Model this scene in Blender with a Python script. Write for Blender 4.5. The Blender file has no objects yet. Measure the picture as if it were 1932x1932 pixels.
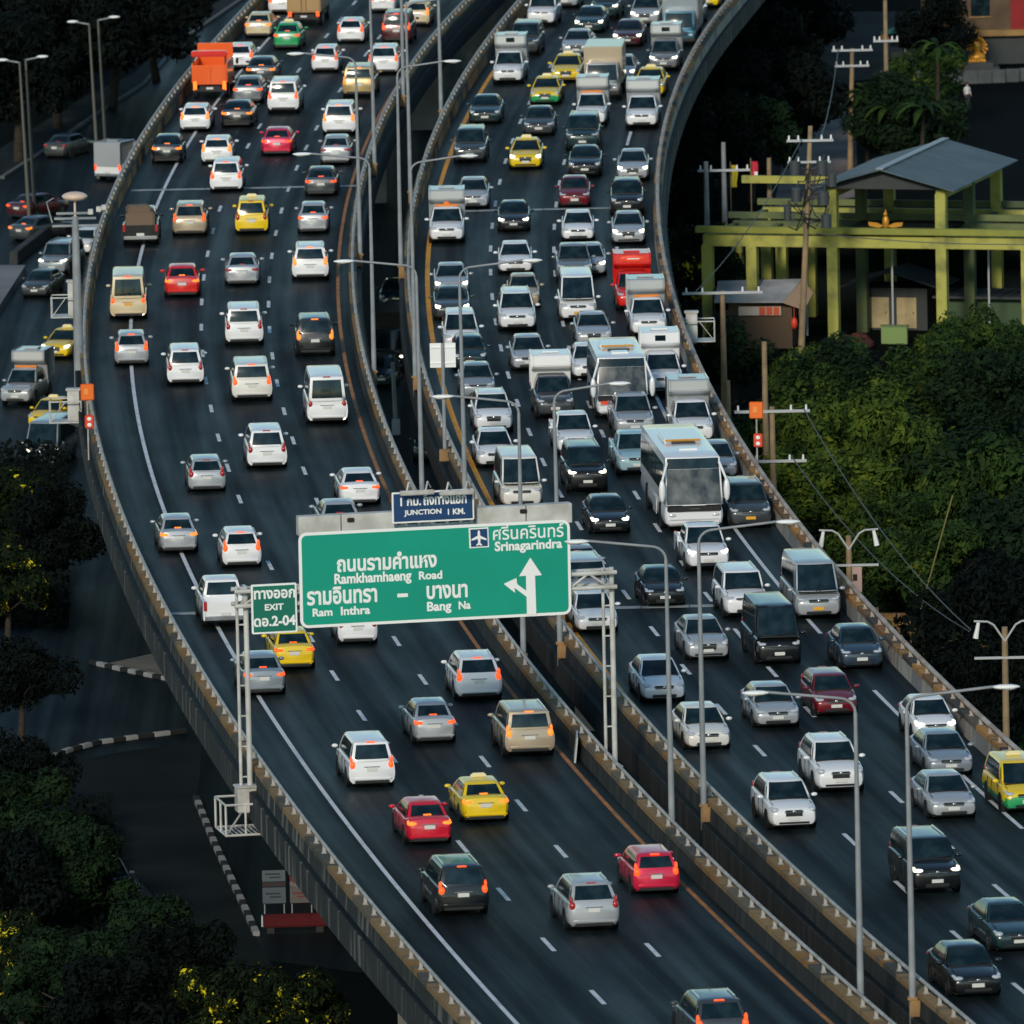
import bpy, bmesh, math, random
from mathutils import Vector, Matrix
PI = math.pi
rad = math.radians
random.seed(7)
scn = bpy.context.scene
COL = scn.collection

# ------------------------------------------------------------------ camera
# Picture units: the photograph scaled to 1932 x 1932.
F, YH, ROLL, DZ = 22000.0, -2150.0, rad(1.2), 12.0       # DZ: height of the elevated decks
TH = math.atan((966 - YH) / F)
CAMZ = DZ + math.cos(TH) / 0.0139
CAM = Vector((0, 0, CAMZ))
_d = Vector((0, math.cos(TH), -math.sin(TH)))
_u0 = Vector((0, math.sin(TH), math.cos(TH)))
_r0 = Vector((1, 0, 0))
_r = _r0 * math.cos(ROLL) - _u0 * math.sin(ROLL)
_u = _r0 * math.sin(ROLL) + _u0 * math.cos(ROLL)
cd = bpy.data.cameras.new('camera')
cam = bpy.data.objects.new('camera', cd)
COL.objects.link(cam)
cd.sensor_width = 36.0
cd.lens = 36.0 * F / 1932.0
cd.clip_start = 1.0
cd.clip_end = 6000.0
cd.dof.use_dof = True
cd.dof.focus_distance = 480.0
cd.dof.aperture_fstop = 2.0
m3 = Matrix((_r, _u, -_d)).transposed()
cam.matrix_world = Matrix.Translation(CAM) @ m3.to_4x4()
scn.camera = cam

# ------------------------------------------------------------------ light
SUN_EL, SUN_AZ = rad(24), rad(180 + 14)                  # low warm sun behind the camera, to the left
w = bpy.data.worlds.new('World')
scn.world = w
w.use_nodes = True
nt = w.node_tree
bg = nt.nodes['Background']
sky = nt.nodes.new('ShaderNodeTexSky')
sky.sky_type = 'NISHITA'
sky.sun_disc = False
sky.sun_elevation = SUN_EL
sky.sun_rotation = SUN_AZ
sky.air_density = 1.2
sky.dust_density = 0.3
sky.ozone_density = 2.2
tint = nt.nodes.new('ShaderNodeMixRGB')                  # cool teal cast of the evening sky, the same all round
tint.blend_type = 'MULTIPLY'
tint.inputs[0].default_value = 1.0
tint.inputs[2].default_value = (.84, 1.0, .98, 1)
nt.links.new(sky.outputs[0], tint.inputs[1])
nt.links.new(tint.outputs[0], bg.inputs[0])
bg.inputs[1].default_value = 0.115
sl = bpy.data.lights.new('sun', 'SUN')
sl.energy = 2.3
sl.angle = rad(7)
sl.color = (1.0, 0.89, 0.74)
so = bpy.data.objects.new('sun', sl)
COL.objects.link(so)
sv = Vector((math.sin(SUN_AZ) * math.cos(SUN_EL), math.cos(SUN_AZ) * math.cos(SUN_EL), math.sin(SUN_EL)))
so.rotation_mode = 'QUATERNION'
so.rotation_quaternion = sv.to_track_quat('Z', 'Y')
so.location = (0, 200, 150)
scn.view_settings.view_transform = 'Standard'
scn.view_settings.look = 'None'
scn.view_settings.exposure = 0.0
scn.view_settings.gamma = 1.0
scn.cycles.use_denoising = True
scn.cycles.max_bounces = 6

# ------------------------------------------------------------------ pixels to places
CR = {'a': (0, 0, 500), 'b': (400, 0, 500), 'c': (800, 0, 500), 'd': (1250, 0, 720), 'e': (0, 450, 500),
      'f': (400, 450, 500), 'g': (800, 450, 500), 'h': (1150, 450, 500), 'i': (0, 900, 600), 'j': (450, 900, 700),
      'k': (1050, 850, 600), 'l': (1370, 900, 600), 'm': (0, 1370, 600), 'n': (450, 1370, 600),
      'o': (950, 1370, 600), 'p': (1370, 1370, 600)}


def D(c, x, y):
    """a point of an enlarged crop of the photograph -> picture units"""
    a, b, s = CR[c]
    return ((a + x * s / 1932) * 1932 / 1970, (b + y * s / 1932) * 1932 / 1970)


def ray(x, y):
    return _d * F + _r * (x - 966) + _u * (966 - y)


def P(xy, z=0.0):
    v = ray(*xy)
    return CAM + v * ((z - CAMZ) / v.z)


def PY(xy, Y):
    v = ray(*xy)
    return CAM + v * (Y / v.y)


def pxm(Y):
    return F / (Y * math.cos(TH) + 10)                    # picture units per metre near distance Y


def G(c, x, y, z=0.0):
    return P(D(c, x, y), z)


# ------------------------------------------------------------------ materials
MATS = {}


def mat(name, col=(.5, .5, .5), rough=.6, metal=0., coat=0., emit=None, es=0., spec=.5):
    if name in MATS:
        return MATS[name]
    m = bpy.data.materials.new(name)
    m.use_nodes = True
    b = m.node_tree.nodes['Principled BSDF']
    b.inputs['Base Color'].default_value = (*col, 1)
    b.inputs['Roughness'].default_value = rough
    b.inputs['Metallic'].default_value = metal
    b.inputs['Coat Weight'].default_value = coat
    b.inputs['Coat Roughness'].default_value = .08
    b.inputs['Specular IOR Level'].default_value = spec
    if emit:
        b.inputs['Emission Color'].default_value = (*emit, 1)
        b.inputs['Emission Strength'].default_value = es
    MATS[name] = m
    return m


def noisy(name, c1, c2, scale=1., rough=.8, coord='Object', sx=(1, 1, 1), lo=.35, hi=.65, bump=0., detail=6., spec=.4):
    """two colours mixed by noise, optional bump"""
    m = mat(name, c1, rough, spec=spec)
    t = m.node_tree
    b = t.nodes['Principled BSDF']
    tc = t.nodes.new('ShaderNodeTexCoord')
    mp = t.nodes.new('ShaderNodeMapping')
    mp.inputs['Scale'].default_value = sx
    n = t.nodes.new('ShaderNodeTexNoise')
    n.inputs['Scale'].default_value = scale
    n.inputs['Detail'].default_value = detail
    r = t.nodes.new('ShaderNodeValToRGB')
    r.color_ramp.elements[0].position = lo
    r.color_ramp.elements[0].color = (*c1, 1)
    r.color_ramp.elements[1].position = hi
    r.color_ramp.elements[1].color = (*c2, 1)
    t.links.new(tc.outputs[coord], mp.inputs[0])
    t.links.new(mp.outputs[0], n.inputs['Vector'])
    t.links.new(n.outputs['Fac'], r.inputs[0])
    t.links.new(r.outputs[0], b.inputs['Base Color'])
    if bump:
        bp = t.nodes.new('ShaderNodeBump')
        bp.inputs['Strength'].default_value = bump
        bp.inputs['Distance'].default_value = .02
        t.links.new(n.outputs['Fac'], bp.inputs['Height'])
        t.links.new(bp.outputs[0], b.inputs['Normal'])
    return m


def asphalt(name, dark, light, streak=True):
    """road surface: fine grain plus long wheel-worn bands (UV: u metres along, v metres across)"""
    m = mat(name, dark, .62, spec=.11)
    t = m.node_tree
    b = t.nodes['Principled BSDF']
    L = t.links
    uv = t.nodes.new('ShaderNodeTexCoord')

    def nz(sc, scale, det):
        mp = t.nodes.new('ShaderNodeMapping')
        mp.inputs['Scale'].default_value = sc
        n = t.nodes.new('ShaderNodeTexNoise')
        n.inputs['Scale'].default_value = scale
        n.inputs['Detail'].default_value = det
        L.new(uv.outputs['UV'], mp.inputs[0])
        L.new(mp.outputs[0], n.inputs['Vector'])
        return n
    n1 = nz((.012, .62, 1), 1.6, 3)
    n2 = nz((.25, 1.2, 1), .6, 6)
    n3 = nz((1, 1, 1), 9, 4)
    mx = t.nodes.new('ShaderNodeMath')
    mx.operation = 'MULTIPLY_ADD'
    mx.inputs[1].default_value = .34
    L.new(n2.outputs['Fac'], mx.inputs[0])
    L.new(n1.outputs['Fac'], mx.inputs[2])
    m2 = t.nodes.new('ShaderNodeMath')
    m2.operation = 'MULTIPLY_ADD'
    m2.inputs[1].default_value = .12
    L.new(n3.outputs['Fac'], m2.inputs[0])
    L.new(mx.outputs[0], m2.inputs[2])
    r = t.nodes.new('ShaderNodeValToRGB')
    r.color_ramp.elements[0].position = .60
    r.color_ramp.elements[0].color = (*dark, 1)
    r.color_ramp.elements[1].position = .88
    r.color_ramp.elements[1].color = (*light, 1)
    L.new(m2.outputs[0], r.inputs[0])
    L.new(r.outputs[0], b.inputs['Base Color'])
    rr = t.nodes.new('ShaderNodeMapRange')
    rr.inputs['From Min'].default_value = .5
    rr.inputs['From Max'].default_value = .95
    rr.inputs['To Min'].default_value = .72
    rr.inputs['To Max'].default_value = .5
    L.new(m2.outputs[0], rr.inputs[0])
    L.new(rr.outputs[0], b.inputs['Roughness'])
    return m


def parapet_mat(name, cols, base, plen=2.6):
    """precast parapet units, each stained differently (rust and dust), with drip marks; UV as above"""
    m = mat(name, base, .85, spec=.3)
    t = m.node_tree
    b = t.nodes['Principled BSDF']
    L = t.links
    tc = t.nodes.new('ShaderNodeTexCoord')
    sp = t.nodes.new('ShaderNodeSeparateXYZ')
    L.new(tc.outputs['UV'], sp.inputs[0])
    dv = t.nodes.new('ShaderNodeMath')
    dv.operation = 'DIVIDE'
    dv.inputs[1].default_value = plen
    L.new(sp.outputs['X'], dv.inputs[0])
    fl = t.nodes.new('ShaderNodeMath')
    fl.operation = 'FLOOR'
    L.new(dv.outputs[0], fl.inputs[0])
    wn = t.nodes.new('ShaderNodeTexWhiteNoise')
    wn.noise_dimensions = '1D'
    L.new(fl.outputs[0], wn.inputs['W'])
    r = t.nodes.new('ShaderNodeValToRGB')
    r.color_ramp.interpolation = 'CONSTANT'
    e = r.color_ramp.elements
    e[0].color = (*cols[0], 1)
    e[1].position = 1 / len(cols)
    e[1].color = (*cols[1], 1)
    for i in range(2, len(cols)):
        q = e.new(i / len(cols))
        q.color = (*cols[i], 1)
    L.new(wn.outputs['Value'], r.inputs[0])
    mp = t.nodes.new('ShaderNodeMapping')
    mp.inputs['Scale'].default_value = (1.1, .35, 1)
    L.new(tc.outputs['UV'], mp.inputs[0])
    n = t.nodes.new('ShaderNodeTexNoise')
    n.inputs['Scale'].default_value = 1.4
    n.inputs['Detail'].default_value = 7
    L.new(mp.outputs[0], n.inputs['Vector'])
    r2 = t.nodes.new('ShaderNodeValToRGB')
    r2.color_ramp.elements[0].position = .52
    r2.color_ramp.elements[1].position = .64
    L.new(n.outputs['Fac'], r2.inputs[0])
    mx = t.nodes.new('ShaderNodeMixRGB')
    mx.inputs[2].default_value = (*base, 1)
    L.new(r2.outputs[0], mx.inputs[0])
    L.new(r.outputs[0], mx.inputs[1])
    L.new(mx.outputs[0], b.inputs['Base Color'])
    return m


def leafmat(name, c1, c2, c3=None):
    m = mat(name, c1, .75, spec=.08)
    t = m.node_tree
    b = t.nodes['Principled BSDF']
    g = t.nodes.new('ShaderNodeNewGeometry')
    tc = t.nodes.new('ShaderNodeTexCoord')
    nz = t.nodes.new('ShaderNodeTexNoise')
    nz.inputs['Scale'].default_value = .85
    nz.inputs['Detail'].default_value = 2.
    t.links.new(tc.outputs['Object'], nz.inputs['Vector'])
    cm = t.nodes.new('ShaderNodeMapRange')
    cm.inputs['From Min'].default_value = .36
    cm.inputs['From Max'].default_value = .66
    t.links.new(nz.outputs['Fac'], cm.inputs[0])
    mxf = t.nodes.new('ShaderNodeMix')
    mxf.inputs[0].default_value = .62
    t.links.new(g.outputs['Random Per Island'], mxf.inputs[2])
    t.links.new(cm.outputs[0], mxf.inputs[3])
    r = t.nodes.new('ShaderNodeValToRGB')
    r.color_ramp.elements[0].color = (*c1, 1)
    r.color_ramp.elements[1].color = (*c2, 1)
    if c3:
        r.color_ramp.elements[1].position = .80
        q = r.color_ramp.elements.new(.975)
        q.color = (*c3, 1)
    t.links.new(mxf.outputs[0], r.inputs[0])
    t.links.new(r.outputs[0], b.inputs['Base Color'])
    return m


M_ROAD = asphalt('asphalt_deck', (.0014, .0042, .0050), (.0160, .0260, .0290))
M_STREET = asphalt('asphalt_street', (.0012, .0036, .0046), (.0065, .0125, .0150))
M_LANE = asphalt('asphalt_lane', (.0035, .0065, .0075), (.012, .018, .020))
M_PALE = noisy('lane_pale', (.030, .034, .036), (.065, .066, .064), .15, .9, spec=.1)
M_SIDE = noisy('side_street', (.004, .0078, .0088), (.012, .017, .018), .2, .9, spec=.1)
M_GROUND = noisy('bare_ground', (.0008, .0022, .0026), (.0028, .0046, .0046), .12, .95, spec=.04)
M_PAVE = noisy('pavement_concrete', (.008, .012, .013), (.020, .025, .026), .4, .9, spec=.1)
M_YARD = noisy('yard_dust', (.17, .145, .135), (.28, .235, .215), .25, .95, spec=.1)
M_PAINT = noisy('road_paint_white', (.66, .68, .70), (.40, .42, .44), 1.2, .7, lo=.5, hi=.8)
M_YPAINT = noisy('road_paint_amber', (.80, .36, .02), (.62, .27, .02), 1.0, .7)
M_BPAINT = noisy('road_paint_amber_worn', (.46, .19, .05), (.28, .12, .045), 1.0, .75)
M_JOINT = noisy('joint_metal', (.36, .40, .42), (.22, .25, .27), 2., .6)
M_PAR_W = parapet_mat('parapet_units_warm', [(.30, .14, .045), (.06, .055, .048), (.36, .19, .06), (.12, .10, .075), (.44, .22, .06), (.045, .045, .04), (.20, .11, .05)], (.10, .085, .065))
M_PAR_T = parapet_mat('parapet_units_tan', [(.24, .15, .065), (.13, .105, .07), (.27, .17, .075), (.26, .13, .035), (.07, .066, .055)], (.13, .105, .07), 2.15)
M_PAR_G = parapet_mat('parapet_units_grey', [(.27, .26, .24), (.33, .31, .28), (.22, .21, .20), (.36, .33, .28)], (.17, .165, .155))
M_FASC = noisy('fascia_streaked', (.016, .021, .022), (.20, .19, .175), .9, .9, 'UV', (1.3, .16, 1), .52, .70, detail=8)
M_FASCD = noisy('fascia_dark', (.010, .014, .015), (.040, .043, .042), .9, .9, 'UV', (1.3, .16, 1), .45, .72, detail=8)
M_CONC = noisy('concrete_plain', (.12, .12, .115), (.20, .195, .18), .5, .9)
M_RAIL = noisy('rail_galvanised', (.44, .43, .42), (.30, .27, .23), 1.5, .55)
M_RAILT = noisy('rail_pinkish', (.48, .41, .35), (.30, .21, .16), .7, .6)
M_STEEL = noisy('lamp_steel', (.30, .32, .34), (.20, .22, .24), 1.0, .5)
M_WHITE = noisy('gantry_white', (.60, .60, .58), (.40, .39, .36), 1.2, .6)
M_SIGNG = noisy('sign_green', (.001, .33, .225), (.001, .28, .19), .35, .5, lo=.3, hi=.8)
M_SIGND = mat('sign_dark_green', (.0, .155, .105), .5)
M_SIGNB = mat('sign_blue', (.005, .045, .15), .5)
M_SIGNW = mat('sign_white', (.86, .87, .86), .5)
M_BLACK = mat('black_plastic', (.008, .008, .009), .5)
M_GALVB = mat('sign_back_grey', (.45, .47, .48), .5)
M_ORNG = mat('orange_board', (.85, .16, .01), .55)
M_TAN = noisy('bracket_tan', (.34, .20, .08), (.22, .13, .06), 2., .8)
M_WOOD = noisy('pole_concrete_tan', (.34, .24, .13), (.20, .15, .10), 1.2, .85)
M_BARK = noisy('bark', (.02, .016, .012), (.045, .035, .025), 3., .95)
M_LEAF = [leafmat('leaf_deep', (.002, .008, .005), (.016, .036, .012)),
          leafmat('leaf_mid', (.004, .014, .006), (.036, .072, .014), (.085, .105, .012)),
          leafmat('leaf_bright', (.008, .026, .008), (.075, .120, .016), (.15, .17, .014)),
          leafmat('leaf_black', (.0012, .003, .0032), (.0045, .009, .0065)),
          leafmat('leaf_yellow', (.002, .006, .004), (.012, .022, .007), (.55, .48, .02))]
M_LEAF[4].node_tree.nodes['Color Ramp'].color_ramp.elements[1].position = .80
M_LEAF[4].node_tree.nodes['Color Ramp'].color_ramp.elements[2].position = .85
M_BLD = noisy('painted_lime_concrete', (.42, .41, .095), (.16, .17, .06), .8, .85, lo=.46, hi=.70)
M_BLDD = noisy('lime_concrete_shaded', (.16, .19, .075), (.07, .10, .05), .5, .85)  # darker copy of the lime paint; shade of inner members put into its colour
M_ROOF = noisy('metal_roof_grey', (.10, .135, .15), (.075, .10, .11), .6, .6)
M_ROOFD = noisy('metal_roof_dark', (.03, .038, .04), (.045, .052, .052), .6, .7)
M_GOLD = mat('gilded', (.60, .28, .03), .4, .3)

PAINTS = {
    'white': (.80, .80, .81), 'silver': (.42, .44, .46), 'grey': (.20, .215, .23), 'steel': (.27, .31, .35),
    'charcoal': (.055, .062, .068), 'black': (.010, .012, .014), 'darkteal': (.014, .040, .046), 'navy': (.03, .055, .085),
    'red': (.62, .008, .03), 'hotred': (.70, .015, .01), 'maroon': (.19, .008, .016), 'darkred': (.075, .010, .014),
    'yellow': (.82, .56, .006), 'green': (.02, .34, .11), 'cream': (.66, .53, .33), 'beige': (.46, .37, .26),
    'tan': (.40, .24, .10), 'orange': (.85, .11, .008), 'lightblue': (.30, .48, .54), 'blue': (.02, .13, .20),
    'gold': (.45, .32, .13), 'pinkred': (.72, .02, .07), 'amber': (.80, .24, .02), 'pearl': (.74, .72, .66)}


def paint(k):
    return mat('paint_' + k, PAINTS[k], .32, .0 if k in ('white', 'yellow', 'red', 'pearl', 'cream', 'orange', 'hotred', 'green', 'lightblue', 'amber', 'tan') else .25, .7)


M_GLASS = noisy('tinted_glass', (.003, .011, .015), (.016, .033, .040), 1.7, .11, spec=.55, detail=2., lo=.42, hi=.72)
M_BGLASS = noisy('coach_glass', (.018, .024, .027), (.17, .175, .17), 1.5, .12, spec=.55, detail=3., lo=.38, hi=.68, sx=(1, 1, .8))
M_TYRE = mat('tyre_rubber', (.012, .012, .012), .85)
M_RIM = mat('wheel_alloy', (.30, .31, .32), .35, .6)
M_LAMP = mat('lamp_lens', (.62, .64, .66), .12, .2, .5)
M_LAMPON = mat('lamp_lit', (.9, .88, .8), .2, emit=(1., .90, .68), es=2.6)
M_TAIL = mat('tail_lens', (.42, .02, .02), .2, coat=.5)
M_TAILON = mat('tail_lit', (.6, .05, .01), .3, emit=(1., .10, .012), es=1.3)
M_TAILOR = mat('tail_lit_amber', (.7, .16, .02), .3, emit=(1., .20, .02), es=1.5)
M_PLATE = mat('plate_white', (.66, .66, .62), .5)
M_PLATEY = mat('plate_yellow', (.80, .38, .02), .5)
M_GRILLE = mat('grille_dark', (.02, .021, .023), .4)
M_CHROME = mat('chrome', (.62, .63, .64), .2, .8)


# ------------------------------------------------------------------ builders
def link(name, me, m=None, parent=None, loc=None, rot=None, scale=None):
    o = bpy.data.objects.new(name, me)
    COL.objects.link(o)
    if m is not None and me is not None:
        if len(me.materials) == 0:
            me.materials.append(m)
        elif me.materials[0] != m:
            o.material_slots[0].link = 'OBJECT'
            o.material_slots[0].material = m
    if parent is not None:
        o.parent = parent
    if loc is not None:
        o.location = loc
    if rot is not None:
        o.rotation_euler = rot
    if scale is not None:
        o.scale = scale
    return o


def tag(o, label=None, cat=None, group=None, kind=None):
    if label:
        o['label'] = label
    if cat:
        o['category'] = cat
    if group:
        o['group'] = group
    if kind:
        o['kind'] = kind
    return o


def thing(name, label, cat, loc=(0, 0, 0), rz=0., group=None):
    o = bpy.data.objects.new(name, None)
    COL.objects.link(o)
    o.empty_display_size = .3
    o.location = loc
    o.rotation_euler = (0, 0, rz)
    return tag(o, label, cat, group)


class MB:
    """collects shapes; build() makes ONE mesh"""

    def __init__(s):
        s.v, s.f = [], []

    def add(s, vs, fs):
        k = len(s.v)
        s.v += [tuple(p) for p in vs]
        s.f += [tuple(i + k for i in f) for f in fs]
        return s

    def box(s, c, d, rz=0., taper=1., tip=None):
        x, y, z = d[0] / 2, d[1] / 2, d[2] / 2
        ca, sa = math.cos(rz), math.sin(rz)
        vs = []
        for kz in (-1, 1):
            t = taper if kz > 0 else 1
            for kx, ky in ((-1, -1), (1, -1), (1, 1), (-1, 1)):
                px, py = kx * x * t, ky * y * t
                vs.append((c[0] + px * ca - py * sa, c[1] + px * sa + py * ca, c[2] + kz * z))
        return s.add(vs, [(3, 2, 1, 0), (4, 5, 6, 7), (0, 1, 5, 4), (1, 2, 6, 5), (2, 3, 7, 6), (3, 0, 4, 7)])

    def tube(s, a, b, r0, r1=None, n=8):
        r1 = r0 if r1 is None else r1
        a, b = Vector(a), Vector(b)
        ax = (b - a).normalized()
        q = Vector((0, 0, 1)) if abs(ax.z) < .9 else Vector((1, 0, 0))
        e1 = ax.cross(q).normalized()
        e2 = ax.cross(e1)
        vs = []
        for p, r in ((a, r0), (b, r1)):
            for i in range(n):
                t = 2 * PI * i / n
                vs.append(p + e1 * (math.cos(t) * r) + e2 * (math.sin(t) * r))
        fs = [(i, (i + 1) % n, n + (i + 1) % n, n + i) for i in range(n)]
        fs += [tuple(range(n - 1, -1, -1)), tuple(range(n, 2 * n))]
        return s.add(vs, fs)

    def path(s, pts, r, n=6):
        for a, b in zip(pts[:-1], pts[1:]):
            s.tube(a, b, r, r, n)
        return s

    def ell(s, c, d, nu=10, nv=6):
        vs = [(c[0], c[1], c[2] - d[2])]
        for j in range(1, nv):
            t = -PI / 2 + PI * j / nv
            for i in range(nu):
                p = 2 * PI * i / nu
                vs.append((c[0] + d[0] * math.cos(t) * math.cos(p), c[1] + d[1] * math.cos(t) * math.sin(p), c[2] + d[2] * math.sin(t)))
        vs.append((c[0], c[1], c[2] + d[2]))
        fs = []
        for i in range(nu):
            fs.append((0, 1 + (i + 1) % nu, 1 + i))
        for j in range(nv - 2):
            for i in range(nu):
                a = 1 + j * nu
                fs.append((a + i, a + (i + 1) % nu, a + nu + (i + 1) % nu, a + nu + i))
        k = len(vs) - 1
        a = 1 + (nv - 2) * nu
        for i in range(nu):
            fs.append((a + i, a + (i + 1) % nu, k))
        return s.add(vs, fs)

    def prism(s, poly, y0, y1):
        """polygon in x,z pushed along y"""
        n = len(poly)
        vs = [(x, y0, z) for x, z in poly] + [(x, y1, z) for x, z in poly]
        fs = [tuple(range(n)), tuple(range(2 * n - 1, n - 1, -1))]
        fs += [((i + 1) % n, i, n + i, n + (i + 1) % n) for i in range(n)]
        return s.add(vs, fs)

    def mesh(s, name, smooth=None, bevel=0.):
        me = bpy.data.meshes.new(name)
        me.from_pydata(s.v, [], s.f)
        bm = bmesh.new()
        bm.from_mesh(me)
        bmesh.ops.remove_doubles(bm, verts=bm.verts, dist=1e-4)
        bmesh.ops.recalc_face_normals(bm, faces=bm.faces)
        if bevel:
            bmesh.ops.bevel(bm, geom=[e for e in bm.edges if e.is_manifold and e.calc_face_angle(0) > .5], offset=bevel, segments=2, affect='EDGES', clamp_overlap=True)
        bm.to_mesh(me)
        bm.free()
        if smooth:
            me.shade_smooth()
            me.set_sharp_from_angle(angle=rad(smooth))
        return me

    def build(s, name, m, parent=None, loc=None, rot=None, smooth=None, bevel=0.):
        return link(name, s.mesh(name, smooth, bevel), m, parent, loc, rot)


# ------------------------------------------------------------------ road edges (rail lines read off the photograph, 1.2 m above deck)
EDGE = {
 'LL': [(474,0),(388,91),(304,203),(228,322),(200,386),(175,482),(167,540),(161,600),(161,670),(169,741),(188,832),(204,900),(234,965),(262,1032),(292,1102),(326,1166),(393,1269),(451,1370),(518,1466),(541,1496),(593,1563),(636,1621),(706,1706),(764,1776),(837,1855),(910,1931)],
 'LR': [(869,5),(773,124),(735,188),(697,269),(674,343),(664,431),(663,490),(667,540),(674,593),(692,682),(715,766),(740,830),(783,924),(939,1174),(996,1245),(1063,1330),(1127,1405),(1151,1428),(1218,1493),(1291,1566),(1370,1645),(1450,1721),(1519,1785),(1587,1846),(1682,1928)],
 'RL': [(978,0),(898,101),(855,173),(818,254),(794,317),(777,400),(771,450),(773,517),(781,594),(796,670),(819,746),(849,822),(882,898),(1060,1178),(1133,1254),(1200,1325),(1280,1406),(1355,1499),(1419,1557),(1459,1599),(1557,1691),(1642,1767),(1755,1858),(1846,1931)],
 'RR': [(1372,0),(1313,84),(1273,165),(1247,256),(1241,347),(1246,450),(1254,505),(1275,574),(1300,639),(1339,728),(1382,804),(1427,870),(1462,930),(1526,1017),(1602,1102),(1679,1181),(1770,1269),(1861,1361),(1931,1425)]}
import numpy as np
YREF = 550.0
FIT = {}
for k, L in EDGE.items():
    ws = [P(p, DZ + 1.2) for p in L]
    c = np.polyfit([(p.y - YREF) / 100 for p in ws], [p.x for p in ws], 5)
    FIT[k] = (c, np.polyder(c), 380.0 if k != 'RR' else 428.0, 716.0)


def ex(k, Y):
    """x of a road edge at distance Y; straight beyond what the photograph shows"""
    c, dc, a, b = FIT[k]
    if k == 'RR' and Y < a:                              # keep the carriageway's width
        return ex('RL', Y) + ex('RR', a) - ex('RL', a)
    q = min(max(Y, a), b)
    t = (q - YREF) / 100
    sl = float(np.polyval(dc, (max(a, min(b, Y)) - YREF) / 100)) / 100
    return float(np.polyval(c, t)) + sl * (Y - q)


def slope(k, Y):
    return (ex(k, Y + 2) - ex(k, Y - 2)) / 4


Y0, Y1 = 220.0, 1300.0


def sweep(prof, k, y0=Y0, y1=Y1, step=4.0, mb=None, close=False):
    """profile [(dx, z)] swept along a road edge; returns mesh data with UV (metres along, metres round)"""
    n = int((y1 - y0) / step) + 1
    vs, fs, uv = [], [], []
    acc = [0.]
    for (a, b), (c, d) in zip(prof[:-1], prof[1:]):
        acc.append(acc[-1] + math.hypot(c - a, d - b))
    kf = k if callable(k) else (lambda Y: ex(k, Y))
    m = len(prof)
    for i in range(n):
        Y = y0 + (y1 - y0) * i / (n - 1)
        X = kf(Y)
        for dx, z in prof:
            vs.append((X + dx, Y, z))
    for i in range(n - 1):
        ya, yb = y0 + (y1 - y0) * i / (n - 1), y0 + (y1 - y0) * (i + 1) / (n - 1)
        for j in range(m - 1):
            a = i * m + j
            fs.append((a, a + 1, a + m + 1, a + m))
            uv += [(ya, acc[j]), (ya, acc[j + 1]), (yb, acc[j + 1]), (yb, acc[j])]
    if close:
        fs.append(tuple(range(m)))
        uv += [(y0, 0)] * m
        fs.append(tuple((n - 1) * m + i for i in range(m)))
        uv += [(y1, 0)] * m
    return vs, fs, uv


def sweep_obj(name, prof, k, m, parent=None, y0=Y0, y1=Y1, step=4.0, close=False, smooth=None):
    vs, fs, uv = sweep(prof, k, y0, y1, step, close=close)
    me = bpy.data.meshes.new(name)
    me.from_pydata(vs, [], fs)
    ul = me.uv_layers.new(name='UVMap')
    for i, p in enumerate(uv):
        ul.data[i].uv = p
    bm = bmesh.new()
    bm.from_mesh(me)
    bmesh.ops.recalc_face_normals(bm, faces=bm.faces)
    bm.to_mesh(me)
    bm.free()
    if smooth:
        me.shade_smooth()
        me.set_sharp_from_angle(angle=rad(smooth))
    return link(name, me, m, parent)


def sheet(name, pts, z, m, parent=None):
    """flat polygon on the ground, UV in metres"""
    me = bpy.data.meshes.new(name)
    me.from_pydata([(p[0], p[1], z) for p in pts], [], [tuple(range(len(pts)))])
    ul = me.uv_layers.new(name='UVMap')
    for i, p in enumerate(pts):
        ul.data[i].uv = (p[1], p[0])
    bm = bmesh.new()
    bm.from_mesh(me)
    for f in bm.faces:
        f.normal_update()
        if f.normal.z < 0:
            f.normal_flip()
    bm.to_mesh(me)
    bm.free()
    return link(name, me, m, parent)

# ================================================================== THE SETTING
gm = bpy.data.meshes.new('ground')
gm.from_pydata([(-1500, -200, 0), (1500, -200, 0), (1500, 2600, 0), (-1500, 2600, 0)], [], [(0, 1, 2, 3)])
tag(link('ground', gm, M_GROUND), kind='structure')

# ground-level highway below and beside the decks
KERB = [G('a', 0, 1330), G('a', 300, 1140), G('a', 700, 860), G('a', 1050, 640), G('a', 1350, 300), G('a', 1700, 60)]
far = KERB[-1] + (KERB[-1] - KERB[-2]) * 1.2
pts = [(p.x, p.y) for p in KERB] + [(far.x, far.y)]
rb = [(ex('RR', Y) - 3.0, Y) for Y in range(440, 1300, 20)]
left_lo = [(ex('LL', 545) - 1.0, 470), (ex('LL', 560) - 14.5, 560)]
tag(sheet('highway', [(-60, KERB[0].y - 40)] + pts + list(reversed(rb)) + left_lo, .007, M_STREET), kind='structure')
PB = [G('a', 0, 1120), G('a', 330, 920), G('a', 640, 730), G('a', 1000, 560), G('a', 1300, 240), G('a', 1600, 40)]
far2 = PB[-1] + (PB[-1] - PB[-2]) * 1.2
mb = MB()
A = pts
B = [(p.x, p.y) for p in PB] + [(far2.x, far2.y)]
for i in range(len(A) - 1):
    q = [A[i], A[i + 1], B[i + 1], B[i]]
    mb.add([(x, y, z) for z in (0.0, .15) for x, y in q], [(4, 5, 6, 7), (0, 1, 5, 4), (2, 3, 7, 6)])
tag(mb.build('pavement', M_PAVE), kind='structure')
mb = MB()
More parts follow.
